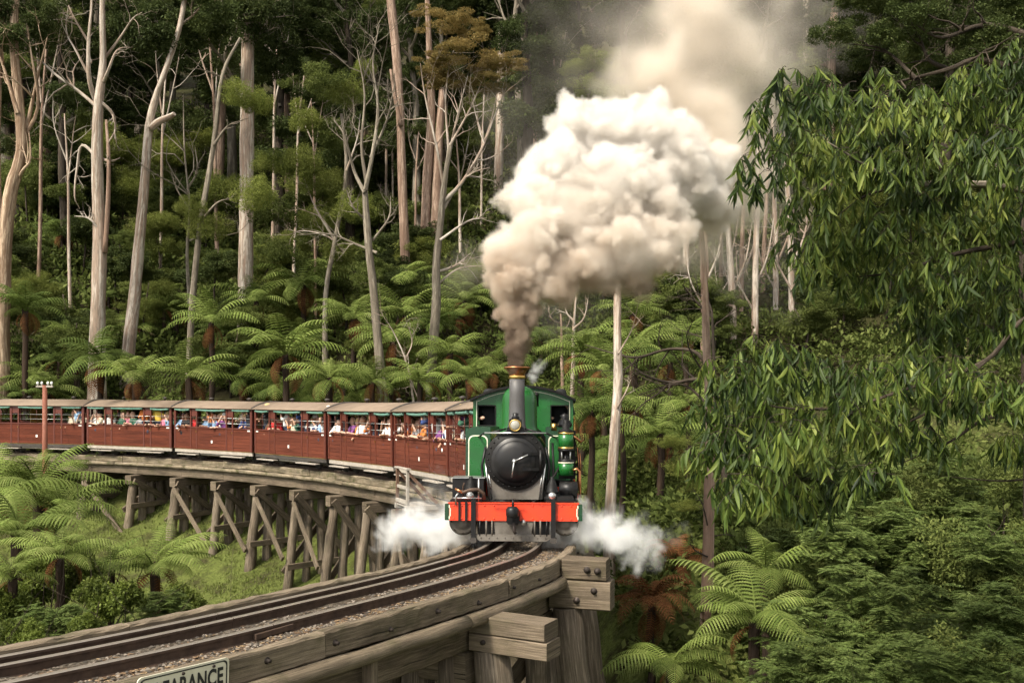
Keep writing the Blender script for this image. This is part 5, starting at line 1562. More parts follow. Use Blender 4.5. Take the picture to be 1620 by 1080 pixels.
# slim pale poles scattered over the middle slope
for k, (x, yb, yt, w, Y, bend) in enumerate([(60, 470, 60, 7, 66, 14), (112, 500, 180, 6, 60, -10), (252, 470, 90, 6, 72, 12), (345, 430, 60, 7, 76, -14), (430, 420, 40, 6, 74, 10), (465, 400, 120, 5, 70, 16), (500, 440, 160, 5, 62, -8), (610, 330, 120, 5, 78, 4), (622, 330, 100, 4, 80, -3), (655, 420, 200, 5, 68, 8), (730, 430, 220, 6, 70, -8), (760, 400, 150, 5, 76, 6), (845, 300, 20, 7, 82, 5), (880, 320, 60, 6, 84, -5), (905, 620, 470, 8, 44, 6), (890, 610, 480, 6, 46, -4), (1010, 540, 330, 6, 58, 8), (1064, 530, 300, 6, 60, -6)]):
    r_ = tree_root(px(x, yb, Y), 'slim pale pole-like trunk, %s' % ['beside the forked gum', 'left of the white dead tree', 'right of the leaning pale gum', 'left of the thick white trunk', 'right of the thick white trunk', 'among the olive wattles', 'under the feathery wattle', 'left one of a close pair behind the pink trunk', 'right one of a close pair behind the pink trunk', 'left of the paired pink trunks', 'right of the rusty crowned tree', 'just left of the smoke', 'behind the smoke haze at the top', 'under the rounded olive tree', 'just right of the cab roof, thicker', 'just right of the cab roof, thinner', 'under the smoke belly', 'left of the pale trunk row'][k], 'gum_tree', 'slim pale trunks')
    trunk_px(r_, [(x, yb + 15), (x + bend * .3, (2 * yb + yt) / 3), (x + bend * .4, (yb + 2 * yt) / 3), (x + bend, yt)], [w, w * .85, w * .65, w * .35], Y, M['bark_white' if k % 3 else 'bark_pink'], ground=True, n=7)
    limbs_px(r_, [([(x + bend * .4, (yb + 2 * yt) / 3), (x + bend + 14, yt + 30), (x + bend + 22, yt - 20)], w * .5), ([(x + bend * .4, (yb + 3 * yt) / 4), (x + bend - 16, yt + 20), (x + bend - 18, yt - 25)], w * .5)], Y, M['deadwood'], 2, .5, 4)
    for q_ in range(2): add_crown(r_, ('dark%d' if (k + q_) % 2 else 'mid%d') % (k % 3), px(x + bend + rf_.uniform(-25, 25), yt + rf_.uniform(-30, 15), Y + .5), rf_.uniform(26, 40) / FPX * Y, k + q_, .8)
# ------------------------------------------------------------------ the forest further up: whole trees, copied
protos = []
for k in range(4):
    rng = random.Random(300 + k)
    root = empty('gum_tree', (0, 0, 0))
    q = [Vector((rng.uniform(-.25, .25) * i / 3, rng.uniform(-.25, .25), i * 2.6 - .5)) for i in range(10)]
    MB().tube(q, [.42 - .034 * i for i in range(10)], 8).build('trunk', M['bark_grey' if k == 0 else 'bark_pink' if k == 1 else 'bark_dark'], root)
    for j in range(5):
        z = rng.uniform(10, 22)
        a = rng.uniform(0, 6.28)
        mb = MB()
        branchlet(mb, (0, 0, z), (math.cos(a), math.sin(a), .6), 4.5, .14, rng, 1, .4, .3, 5)
        mb.build('branch', M['bark_grey'], root)
    for j in range(10):
        a, z = rng.uniform(0, 6.28), 7.5 + j * 1.9
        rr = rng.uniform(.6, 2.8)
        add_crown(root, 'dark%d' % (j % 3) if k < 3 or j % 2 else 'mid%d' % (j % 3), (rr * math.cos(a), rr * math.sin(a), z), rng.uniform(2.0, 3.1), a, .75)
    protos.append(root)
nf = 0
spots = []
for i in range(230):
    Y = rf_.uniform(70, 150)
    X = rf_.uniform(-.60, .60) * Y
    if any((X - a) ** 2 + (Y - b) ** 2 < 16 for a, b in spots): continue
    spots.append((X, Y))
used = set()
for X, Y in spots[:120]:
    k = rf_.randrange(4)
    root = protos[k] if k not in used else copy_tree(protos[k])
    used.add(k)
    root.location = (X, Y, ground_z(X, Y) - .2)
    root.rotation_euler = (rf_.uniform(-.04, .04), rf_.uniform(-.04, .04), rf_.uniform(0, 6.28))
    s = rf_.uniform(.8, 1.25)
    root.scale = (s, s, s * rf_.uniform(.9, 1.15))
    far_ = 'nearer' if Y < 95 else 'middle' if Y < 120 else 'farthest'
    where = 'left of the white trunk' if X / Y < -.28 else 'left of the smoke' if X / Y < .0 else 'behind the smoke' if X / Y < .3 else 'behind the drooping gum'
    tag(root, 'dark tall gum, %s rows of forest %s' % (far_, where), 'tree', 'far forest gums %s' % where)
# mid-slope understorey trees between ferns and forest
for i in range(110):
    Y = rf_.uniform(52, 88)
    X = rf_.uniform(-.58, .58) * Y
    if abs(X / Y) < .03: continue
    u_ = 810 + X / Y * FPX
    zone = next(n_ for lim, n_ in ((60, 'by the forked gum at the left edge'), (180, 'around the white dead tree'), (330, 'around the leaning pale gum'), (470, 'around the thick white trunk'), (600, 'around the twisted grey tree'), (720, 'around the tall pink trunk'), (900, 'left behind the smoke'), (1080, 'right behind the smoke'), (1300, 'among the pale trunks under the smoke'), (9999, 'behind the drooping gum')) if u_ < lim)
    tone = rf_.choice(['olive', 'dark green'])
    root = tag(empty('understorey_tree', (X, Y, ground_z(X, Y))), '%s bushy %s tree %s' % (tone, 'low' if Y < 62 else 'higher' if Y < 74 else 'far', zone), 'tree', 'bushy trees %s' % zone)
    h = rf_.uniform(2.0, 5.0) * (1 + max(0, Y - 60) / 50)
    MB().tube([(0, 0, -.2), (rf_.uniform(-.3, .3), 0, h * .5), (rf_.uniform(-.6, .6), 0, h)], [.09, .07, .04], 6).build('trunk', M['bark_dark'], root)
    for j in range(6):
        add_crown(root, rf_.choice(['wattle0', 'wattle1', 'wattle2', 'mid0'] if tone == 'olive' else ['mid0', 'mid1', 'mid2', 'dark0']), Vector(root.location) + Vector((rf_.uniform(-1.4, 1.4), rf_.uniform(-1, 1), h * rf_.uniform(.5, 1.15))), rf_.uniform(1.0, 2.0) * (1 + max(0, Y - 60) / 60), j * 1.7, .7)

# ------------------------------------------------------------------ undergrowth and grass (one mass each)
rs = np.random.RandomState(9)
cs = []
while len(cs) < 3600:
    Y = rs.uniform(36, 120) ** 1.0
    u = rs.uniform(-.58, .58)
    X = u * Y
    z = ground_z(X, Y)
    if z < -2.2 and u < .08: continue
    cs.append((X, Y, z + rs.uniform(.0, .7), rs.uniform(.6, 1.5) * (1 + (Y - 36) / 90)))
for i in range(900):                      # bank on the right, under and behind the wattles
    Y = rs.uniform(12, 38); X = rs.uniform(.10, .62) * Y
    if X < 2.6: continue
    cs.append((X, Y, ground_z(X, Y) + rs.uniform(0, .5), rs.uniform(.45, 1.0)))
for i in range(420):                      # foot of the shrubs on the left
    Y = rs.uniform(14, 30); X = rs.uniform(-.62, -.36) * Y
    cs.append((X, Y, ground_z(X, Y) + rs.uniform(0, 1.2), rs.uniform(.4, .9)))
P_, D_ = [], []
V1, F1 = [], []
tot = 0
for c in cs:
    far = c[1] > 60
    V, F = blob_leaves(rs, [c], 110 if not far else 75, 1, .20 if c[1] < 40 else (.30 if not far else .48), .5, .7, -.2, .4)
    V1.append(V); F1.append(F + tot); tot += len(V)
tag(link('undergrowth', np_mesh('undergrowth', np.concatenate(V1), np.concatenate(F1), M['scrub'])), 'dense leafy undergrowth covering the forest slope and banks', None, None, 'stuff')
n = 42000
Yg = rs.uniform(20, 50, n); Xg = rs.uniform(-.56, .06, n) * Yg
Zg = np.array([ground_z(a, b) for a, b in zip(Xg, Yg)])
ok = (Zg < -1.2) & (np.array([mnoise.noise((a * .35, b * .35, 9)) + .5 * mnoise.noise((a * 1.3, b * 1.3, 2)) for a, b in zip(Xg, Yg)]) > -.12)
P = np.stack([Xg, Yg, Zg - .02], 1)[ok]
D = rand_unit(rs, len(P)) * .55; D[:, 2] = 1
V, F = leaf_quads(P, D, rand_unit(rs, len(P)), rs.uniform(.08, .26, len(P)), rs.uniform(.03, .06, len(P)))
tag(link('grass', np_mesh('grass', V, F, M['grass'])), 'rough green grass under the trestle', None, None, 'stuff')
# ------------------------------------------------------------------ the drooping gum in the right foreground
rg = random.Random(21)
def gum_leaf_pts():
    """Curved lance-shaped blade, unit length along -Z: (stations) left, mid, right."""
    st = []
    for i in range(6):
        t = i / 5
        w = (math.sin(math.pi * min(1, t * .93 + .04)) ** .8) * (1 - .35 * t)
        st.append((t, w))
    return st
_ST = gum_leaf_pts()
def gum_leaf_geo(L, W, curve):
    v, f = [], []
    for t, w in _ST:
        z = -L * t
        x = curve * L * t * t
        v += [(x - W / 2 * w, .12 * W * w, z), (x, -.06 * W * w, z), (x + W / 2 * w, .12 * W * w, z)]
    for i in range(5):
        for j in range(2):
            a = i * 3 + j
            f.append((a, a + 1, a + 4, a + 3))
    return np.array(v), np.array(f)
GL = [gum_leaf_geo(.138, .030, c) for c in (-.28, .05, .33)] + [gum_leaf_geo(.105, .029, .15)]
GLM = [np_mesh('leaf', v, f, M['gum_leaf'], True) for v, f in GL]
gum = tag(empty('gum_tree', (6.9, 9.6, ground_z(6.9, 9.6))), 'big gum with drooping glossy leaves filling the right foreground', 'tree')
go_ = Vector(gum.location)
MB().tube([Vector((0, 0, -.3)), Vector((-.15, .1, 3)), Vector((.05, 0, 6)), Vector((-.1, .1, 9.5))], [.34, .29, .24, .16], 12).build('trunk', M['bark_grey'], gum)
def bough(pts, w, Y):
    P = [px(x, y, Y + dy + (.0 if w == 26 else .35)) for x, y, dy in pts]
    q, r = smooth_line(P, [w * .8 / 2 / FPX * Y * (1 - .9 * i / (len(P) - 1)) for i in range(len(P))], 6)
    MB().tube([v - go_ for v in q], r, 8).build('branch', M['bark_grey' if w > 20 else 'bark_dark'], gum)
bough([(1900, 470, .3), (1760, 380, 0), (1620, 300, 0), (1440, 290, -.2), (1385, 270, -.2), (1310, 225, -.3)], 26, 9.3)
bough([(1760, 380, 0), (1640, 210, .3), (1540, 170, .2), (1420, 165, .1), (1300, 150, 0)], 20, 9.6)
bough([(1900, 640, .2), (1750, 640, 0), (1620, 655, 0), (1560, 662, -.2), (1500, 700, -.2), (1420, 735, -.3)], 17, 8.6)
bough([(1900, 560, .2), (1700, 500, 0), (1620, 505, 0), (1560, 570, -.1), (1450, 610, -.2), (1330, 645, -.2), (1210, 640, -.3), (1140, 600, -.3)], 15, 8.4)
bough([(1560, 570, -.1), (1470, 650, -.1), (1380, 690, -.1), (1290, 740, -.2)], 8, 8.3)
bough([(1440, 290, -.1), (1370, 310, 0), (1320, 345, .1)], 9, 9.2)
bough([(1640, 380, 0), (1520, 400, 0), (1420, 430, 0), (1330, 440, 0)], 14, 9.8)
bough([(1700, 740, 0), (1600, 760, 0), (1480, 752, 0)], 7, 8.6)
clusters = [(1245, 150, 50), (1305, 165, 60), (1365, 165, 55), (1425, 190, 65), (1490, 170, 60), (1560, 150, 65), (1615, 100, 60), (1640, 170, 60), (1600, 220, 60),
            (1210, 262, 36), (1255, 245, 50), (1230, 205, 40), (1310, 240, 60), (1380, 260, 60), (1460, 260, 65), (1540, 250, 65),
            (1290, 320, 55), (1350, 340, 60), (1420, 350, 60), (1500, 350, 70), (1580, 330, 70), (1640, 300, 60), (1270, 385, 45), (1325, 410, 55), (1390, 420, 60), (1470, 440, 70), (1550, 430, 70), (1620, 410, 70),
            (1500, 520, 70), (1580, 510, 70), (1640, 520, 60),
            (1190, 560, 44), (1150, 590, 44), (1230, 560, 40), (1120, 640, 36), (1165, 650, 50), (1220, 620, 50), (1290, 590, 44), (1350, 605, 46), (1420, 600, 60), (1500, 610, 60), (1580, 620, 60),
            (1145, 700, 42), (1195, 710, 50), (1245, 690, 50), (1310, 660, 50), (1180, 760, 40), (1230, 770, 42), (1380, 660, 50), (1440, 680, 50), (1600, 690, 36), (1330, 730, 36), (1290, 770, 34), (1390, 745, 36),
            (1690, 80, 60), (1700, 180, 65), (1710, 300, 70), (1700, 420, 70), (1700, 530, 65), (1680, 630, 60), (1780, 120, 65), (1790, 240, 70), (1800, 370, 70), (1790, 500, 70), (1770, 610, 60), (1880, 200, 70), (1890, 340, 70), (1880, 480, 70), (1870, 600, 60)]
allv, allf, cand, tot = [], [], [], 0
tw_mb = MB()
for (cx_, cy_, r) in clusters:
    Yc = (8.4 if cy_ > 540 else 9.3) + rg.uniform(-1.0, 1.0)
    c = px(cx_, cy_, Yc)
    R = r * rg.uniform(.66, .92) / FPX * Yc
    ntw = int((4 + r * r / 125) * rg.uniform(.6, 1.3))
    for k in range(ntw):
        th = rg.uniform(0, 6.28)
        rad = R * rg.random() ** .8
        s0 = c + Vector((math.cos(th) * rad, math.sin(th) * rad * 1.9, R * rg.uniform(-.5, .95)))
        d = Vector((math.cos(th), math.sin(th), .35))
        pts = [s0]
        nl = rg.randint(7, 11)
        ln = rg.uniform(.16, .36)
        for j in range(nl):
            d = (d + Vector((rg.gauss(0, .15), rg.gauss(0, .15), -.28))).normalized()
            pts.append(pts[-1] + d * (ln / nl))
        tw_mb.tube([p - go_ for p in pts[::2]], [.0045, *[.003] * (len(pts[::2]) - 1)], 3, cap=False)
        for j in range(len(pts) // 3, len(pts)):
            for _ in range(rg.choice((1, 2, 3))):
                g = rg.randrange(4)
                a = rg.uniform(0, 6.28)
                q = Quaternion((0, 0, 1), a) @ Quaternion((1, 0, 0), rg.gauss(.2, .28)) @ Quaternion((0, 1, 0), rg.gauss(0, .28))
                sc = rg.uniform(.65, 1.4)
                cand.append((pts[j].y, pts[j] - go_, q, sc, g))
tw_mb.build('twigs', M['bark_dark'], gum)['kind'] = 'stuff'
cand.sort(key=lambda c: c[0] - rg.random() * .8)
for i, (_, p, q, sc, g) in enumerate(cand):
    if i < 300:
        o = link('leaf', GLM[g], gum, p, None, sc)
        o.rotation_euler = q.to_euler()
    else:
        Rm = np.array(q.to_matrix()) * sc
        allv.append(GL[g][0] @ Rm.T + np.array(p)); allf.append(GL[g][1] + tot); tot += len(GL[g][0])
o = link('foliage', np_mesh('foliage', np.concatenate(allv), np.concatenate(allf), M['gum_leaf'], True), gum)
o['kind'] = 'stuff'

# ------------------------------------------------------------------ dark fine-leaved tree in the top right corner
r_ = tree_root(px(1560, 500, 17), 'dark fine-leaved tree in the top right corner behind the drooping gum', 'blackwood_tree')
trunk_px(r_, [(1640, 700), (1630, 400), (1640, 200), (1650, 60)], [40, 34, 28, 20], 17, M['bark_dark'], ground=True)
limbs_px(r_, [([(1640, 120), (1550, 95), (1500, 110), (1440, 125), (1380, 140)], 12), ([(1640, 60), (1560, 40), (1490, 60), (1450, 40)], 12), ([(1500, 110), (1470, 95), (1455, 60), (1440, 30)], 9), ([(1450, 125), (1400, 80), (1350, 70)], 7)], 17, M['bark_dark'], 3, .5, 6)
for k, (x, y, r) in enumerate([(1320, 55, 42), (1360, 20, 55), (1370, 90, 44), (1430, 40, 60), (1500, 30, 70), (1570, 20, 70), (1620, 60, 70), (1540, 85, 60), (1460, 90, 50), (1420, -20, 60), (1330, -20, 40), (1600, 110, 50)]):
    add_crown(r_, 'dark%d' % (k % 3), px(x, y, 17 + (k % 3) * .6), r / FPX * 17, k * 1.4, .75)

# ------------------------------------------------------------------ feathery wattles, bottom right
W_ = [(1700, 820, 17, 110, 'wattle just past the right edge, upper'), (1720, 960, 14, 110, 'wattle just past the right edge, lower'), (1200, 830, 21, 70, 'pale feathery wattle behind the lower gum branch'), (1250, 775, 23, 70, 'wattle bush under the hanging gum tips'), (1345, 780, 22, 90, 'soft green wattle below the gum, right of its hanging tips'),
      (1465, 770, 22, 100, 'broad layered wattle under the long gum bough'), (1590, 770, 20, 100, 'wattle at the right edge under the gum bough'),
      (1280, 890, 17, 100, 'wattle right of the drooping fern'), (1400, 860, 17.5, 115, 'layered wattle in the middle of the right bank'), (1520, 870, 16.5, 115, 'dark wattle with forked black stem'), (1610, 900, 15.5, 100, 'shaded wattle against the right edge'),
      (1340, 985, 14, 105, 'low wattle behind the large fern'), (1460, 985, 13.8, 120, 'spreading wattle near the bottom right'), (1585, 1010, 13, 120, 'dark wattle in the bottom right corner'),
      (1270, 1060, 12, 90, 'wattle sprays along the bottom edge beside the large fern'), (1400, 1085, 11.5, 110, 'wattle sprays at the bottom edge, middle of the right bank'), (1530, 1100, 11.2, 110, 'wattle sprays at the bottom edge near the corner')]
for i, (x, y, Y, r, lab) in enumerate(W_):
    c = px(x, y, Y); R = r / FPX * Y
    root = tag(empty('wattle_bush', (c.x, c.y, ground_z(c.x, c.y))), lab, 'shrub', 'feathery wattles on the right bank')
    lo_ = Vector(root.location)
    h = max(.4, c.z - lo_.z)
    for j in range(3):
        mb = MB()
        branchlet(mb, (rg.uniform(-.1, .1), rg.uniform(-.1, .1), -.2), (rg.uniform(-.35, .35), rg.uniform(-.2, .2), 1), h * .85, .05, rg, 1, .35, .35, 6)
        mb.build('stem', M['bark_dark'], root)
    for j in range(6):
        add_crown(root, ('feather%d' if (i * 7 + j) % 5 < 4 else 'mid%d') % ((i + j) % 3), c + Vector((rg.uniform(-.7, .7) * R, rg.uniform(-.4, .6) * R, rg.uniform(-1.1, .45) * R)), R * rg.uniform(.55, .9), j * 1.6 + i, 1.0, 'foliage')

# ------------------------------------------------------------------ leafy shrubs, bottom left
L_ = [(165, 945, 19, 50, 'rounded leafy shrub in front of the trestle legs at left'), (80, 975, 18, 48, 'leafy shrub near the bottom left corner'), (5, 955, 19, 46, 'leafy shrub against the left edge'), (215, 970, 19.5, 36, 'small shrub below the pale fern'),
      (30, 1005, 16.5, 40, 'shrub low in the left corner above the kerb'), (125, 1000, 17, 40, 'low shrub right of the left corner'), (255, 965, 20.5, 46, 'grey green shrub under the pale fern fronds'), (305, 955, 22, 34, 'shrub at the foot of the first trestle leg'), (110, 890, 22, 40, 'shrub under the tree fern skirt'), (50, 905, 21, 40, 'shrub below the leftmost tree fern crowns')]
for i, (x, y, Y, r, lab) in enumerate(L_):
    c = px(x, y, Y); R = r / FPX * Y
    root = tag(empty('leafy_shrub', (c.x, c.y, ground_z(c.x, c.y))), lab, 'shrub', 'leafy shrubs in the left foreground')
    h = max(.3, c.z - root.location.z)
    for j in range(3):
        mb = MB()
        branchlet(mb, (rg.uniform(-.1, .1), rg.uniform(-.1, .1), -.2), (rg.uniform(-.35, .35), rg.uniform(-.2, .2), 1), h * 1.1, .04, rg, 1, .4, .35, 5)
        mb.build('stem', M['bark_dark'], root)
    for j in range(6):
        add_crown(root, ('shrub%d' if i not in (1, 3, 6) else 'feather%d') % ((i + j) % 3), c + Vector((rg.uniform(-.6, .6) * R, rg.uniform(-.3, .5) * R, (rg.uniform(-1.6, .35) if j else 0) * R)), R * rg.uniform(.6, .9), j * 1.6 + i, 1.0, 'foliage')
# ------------------------------------------------------------------ passengers and crew
rp_ = random.Random(8)
def plain(name, col, rough=.8, spec=.2):
    m, nt, b = new_mat(name)
    v = coords(nt, 'Object')
    n1 = noise_(nt, v, 14, 3, .6)
    nt.links.new(ramp(nt, n1, [(.3, tuple(c * .75 for c in col)), (.7, tuple(min(1, c * 1.12) for c in col))]), b.inputs['Base Color'])
    b.inputs['Roughness'].default_value = rough
    b.inputs['Specular IOR Level'].default_value = spec
    return m
SKIN = [plain('skin_light', (.58, .36, .26), .55, .3), plain('skin_tan', (.42, .24, .155), .55, .3), plain('skin_deep', (.24, .125, .08), .55, .3)]
EYE = plain('eye_dark', (.02, .015, .012), .3)
JEANS = plain('dark_trousers', (.04, .05, .08))
CLOTH = {'white': (.78, .77, .74), 'black': (.02, .02, .022), 'red': (.50, .03, .03), 'navy': (.03, .05, .14), 'light blue': (.26, .40, .58), 'grey': (.25, .25, .26), 'pink': (.68, .20, .28),
         'yellow': (.62, .45, .08), 'dark green': (.04, .11, .07), 'cream': (.62, .55, .42), 'purple': (.18, .06, .2), 'orange': (.62, .2, .05), 'brown': (.17, .09, .05)}
CM = {k: plain('cloth_' + k.replace(' ', '_'), v) for k, v in CLOTH.items()}
HAIR = {'dark hair': (.018, .012, .009), 'brown hair': (.09, .045, .022), 'fair hair': (.40, .26, .11), 'grey hair': (.38, .36, .34)}
HM = {k: plain('hair_' + k.split()[0], v, .6) for k, v in HAIR.items()}
HATS = {'white cap': (.8, .79, .76), 'pink sun hat': (.80, .08, .26), 'black cap': (.02, .02, .02), 'straw hat': (.52, .38, .18)}
HTM = {k: plain('hat_' + k.replace(' ', '_'), v) for k, v in HATS.items()}

def body_mesh(name, arms, seated=True, turn=0.0):
    """One continuous figure: metaballs along the skeleton, turned into a mesh. Faces -Y, seat (or feet) at z=0. arms: for each side the elbow and hand point."""
    mbd = bpy.data.metaballs.new('figure')
    mbd.resolution = mbd.render_resolution = .034
    mbd.threshold = .28
    ob = bpy.data.objects.new('figure_src', mbd)
    COL.objects.link(ob)
    def ball(p, r):
        e = mbd.elements.new(); e.co = p; e.radius = r * 1.62
    def limb(a, b, r0, r1):
        a, b = Vector(a), Vector(b)
        n = max(2, int((b - a).length / .045))
        for i in range(n + 1): ball(a.lerp(b, i / n), r0 + (r1 - r0) * i / n)
    z0 = 0.0 if seated else .86
    limb((0, 0, z0 + .10), (0, -.015, z0 + .24), .135, .125)
    limb((-.05, -.02, z0 + .24), (-.06, -.02, z0 + .46), .115, .12); limb((.05, -.02, z0 + .24), (.06, -.02, z0 + .46), .115, .12)
    limb((-.165, -.02, z0 + .51), (.165, -.02, z0 + .51), .068, .068)
    limb((0, -.02, z0 + .52), (0, -.035, z0 + .62), .056, .05)
    hz = z0 + .725
    limb((0, -.045, hz - .03), (0, -.045, hz + .035), .082, .09)
    limb((0, -.075, hz - .075), (0, -.08, hz - .03), .05, .06)
    ball((0, -.145, hz - .02), .018)
    for sx in (-1, 1): ball((sx * .088, -.04, hz - .01), .02)
    for sx, (el, ha) in zip((-1, 1), arms):
        sh = (sx * .19, -.02, z0 + .50)
        el = (el[0], el[1], el[2] + z0); ha = (ha[0], ha[1], ha[2] + z0)
        limb(sh, el, .056, .043); limb(el, ha, .042, .03)
        d = (Vector(ha) - Vector(el)).normalized()
        ball(Vector(ha) + d * .03, .036); ball(Vector(ha) + d * .075, .026); ball(Vector(ha) + d * .03 + Vector((-sx * .035, 0, .02)), .016)
    for sx in (-1, 1):
        if seated:
            limb((sx * .09, 0, .07), (sx * .11, -.24, .06), .085, .062); limb((sx * .11, -.24, .05), (sx * .11, -.10, -.36), .058, .042); limb((sx * .11, -.10, -.41), (sx * .11, -.22, -.43), .04, .035)
        else:
            limb((sx * .09, 0, .90), (sx * .10, -.01, .50), .085, .06); limb((sx * .10, -.01, .48), (sx * .10, .01, .10), .056, .04); limb((sx * .10, .02, .05), (sx * .10, -.12, .04), .042, .036)
    bpy.context.view_layer.update()
    me = bpy.data.meshes.new_from_object(ob.evaluated_get(bpy.context.evaluated_depsgraph_get()))
    bpy.data.objects.remove(ob); bpy.data.metaballs.remove(mbd)
    me.name = name
    me.materials.clear()
    for m in (SKIN[0], CM['white'], JEANS, EYE): me.materials.append(m)
    hands = [Vector((h[0], h[1], h[2] + z0)) for _, h in arms]
    elb = [Vector((e_[0], e_[1], e_[2] + z0)) for e_, _ in arms]
    for p in me.polygons:
        c = p.center
        mi = 1
        if c.z > z0 + .575: mi = 0
        elif c.z < z0 + .13 and min((c - h).length for h in hands) > .18: mi = 2
        for e_, h in zip(elb, hands):
            u = (c - e_).dot((h - e_)) / max(1e-6, (h - e_).length_squared)
            q = e_.lerp(h, max(0, min(1.6, u)))
            if u > .35 and (c - q).length < .075: mi = 0
        for sx in (-1, 1):
            if (c - Vector((sx * .037, -.128, hz + .012))).length < .017: mi = 3
        p.material_index = mi
        p.use_smooth = True
    return me, hz
POSES = [body_mesh('person', [((-.24, -.20, .30), (-.10, -.40, .36)), ((.24, -.20, .30), (.10, -.42, .36))]),
         body_mesh('person', [((-.26, -.16, .30), (-.18, -.42, .34)), ((.25, -.22, .40), (.10, -.26, .66))]),
         body_mesh('person', [((-.25, -.22, .42), (-.09, -.28, .68)), ((.25, -.22, .42), (.09, -.28, .68))]),
         body_mesh('person', [((-.26, -.14, .28), (-.15, -.34, .34)), ((.28, -.16, .42), (.30, -.24, .72))]),
         body_mesh('person', [((-.25, -.08, .28), (-.20, -.30, .16)), ((.25, -.14, .30), (.20, -.46, .30))]),
         body_mesh('person', [((-.26, -.22, .32), (-.14, -.42, .34)), ((.25, -.20, .30), (.04, -.40, .35))])]
STAND = body_mesh('person', [((-.26, -.10, .28), (-.16, -.34, .30)), ((.25, -.24, .40), (.08, -.28, .64))], False)
POSE_TXT = ['leaning on the sill', 'holding a phone up', 'taking a picture', 'waving', 'sitting back', 'hanging arms outside']
def hair_mesh(long=False):
    mb = MB()
    n, k = 12, 7
    b = []
    rows = []
    for i in range(k):
        th = math.radians(4 + (128 if long else 98) * i / (k - 1))
        row = []
        for j in range(n):
            a = 2 * math.pi * j / n
            f = -math.sin(a)                     # +1 towards the face (-Y)
            t2 = th * (1 - .42 * max(0, f) ** 1.2)
            r = .103 * (1.05 if long and i > 4 else 1)
            row.append((r * math.sin(t2) * math.cos(a), -.035 + r * 1.08 * math.sin(t2) * math.sin(a), .03 + r * 1.05 * math.cos(t2) - (.09 * max(0, i - 4) / 2 if long and f < .5 else 0)))
        rows.append(mb.add(row))
    for i in range(k - 1):
        for j in range(n): mb.face((rows[i] + j, rows[i] + (j + 1) % n, rows[i + 1] + (j + 1) % n, rows[i + 1] + j), 0, None, True)
    mb.face([rows[0] + j for j in range(n)])
    return mb.mesh('hair', HM['dark hair'])
HAIRM = [hair_mesh(False), hair_mesh(True)]
def hat_mesh(brim):
    return MB().lathe([(brim, .045), (brim, .052), (.112, .06), (.112, .09), (.10, .135), (.06, .16), (0, .165)], (0, -.035, 0), (0, 0, 1), 16).mesh('hat', HTM['white cap'])
HATM = {'white cap': hat_mesh(.125), 'black cap': hat_mesh(.125), 'pink sun hat': hat_mesh(.175), 'straw hat': hat_mesh(.18)}
PHONE = MB().box(-.04, .04, -.006, .006, -.075, .075, .004).mesh('phone', M['black'])
def person(loc, rz, pose, cloth, hair, hat, skin, label, parent_mat=None, group=None, scale=1.0, standing=False):
    me, hz = POSES[pose] if not standing else STAND
    o = link('person', me, None)
    o.material_slots[0].link = 'OBJECT'; o.material_slots[0].material = SKIN[skin]
    o.material_slots[1].link = 'OBJECT'; o.material_slots[1].material = CM[cloth]
    mw = parent_mat @ Matrix.Translation(loc) @ Matrix.Rotation(rz, 4, 'Z') @ Matrix.Scale(scale, 4)
    o.matrix_world = mw
    h = link('hair', HAIRM[rp_.random() < .45], o, (0, 0, hz))
    h.material_slots[0].link = 'OBJECT'; h.material_slots[0].material = HM[hair]
    if hat:
        t_ = link('hat', HATM[hat], o, (0, 0, hz))
        t_.material_slots[0].link = 'OBJECT'; t_.material_slots[0].material = HTM[hat]
    tag(o, label, 'person', group)
    return o
bpy.context.view_layer.update()
skip = [(-1.46, -1.02), (.96, 1.36)]
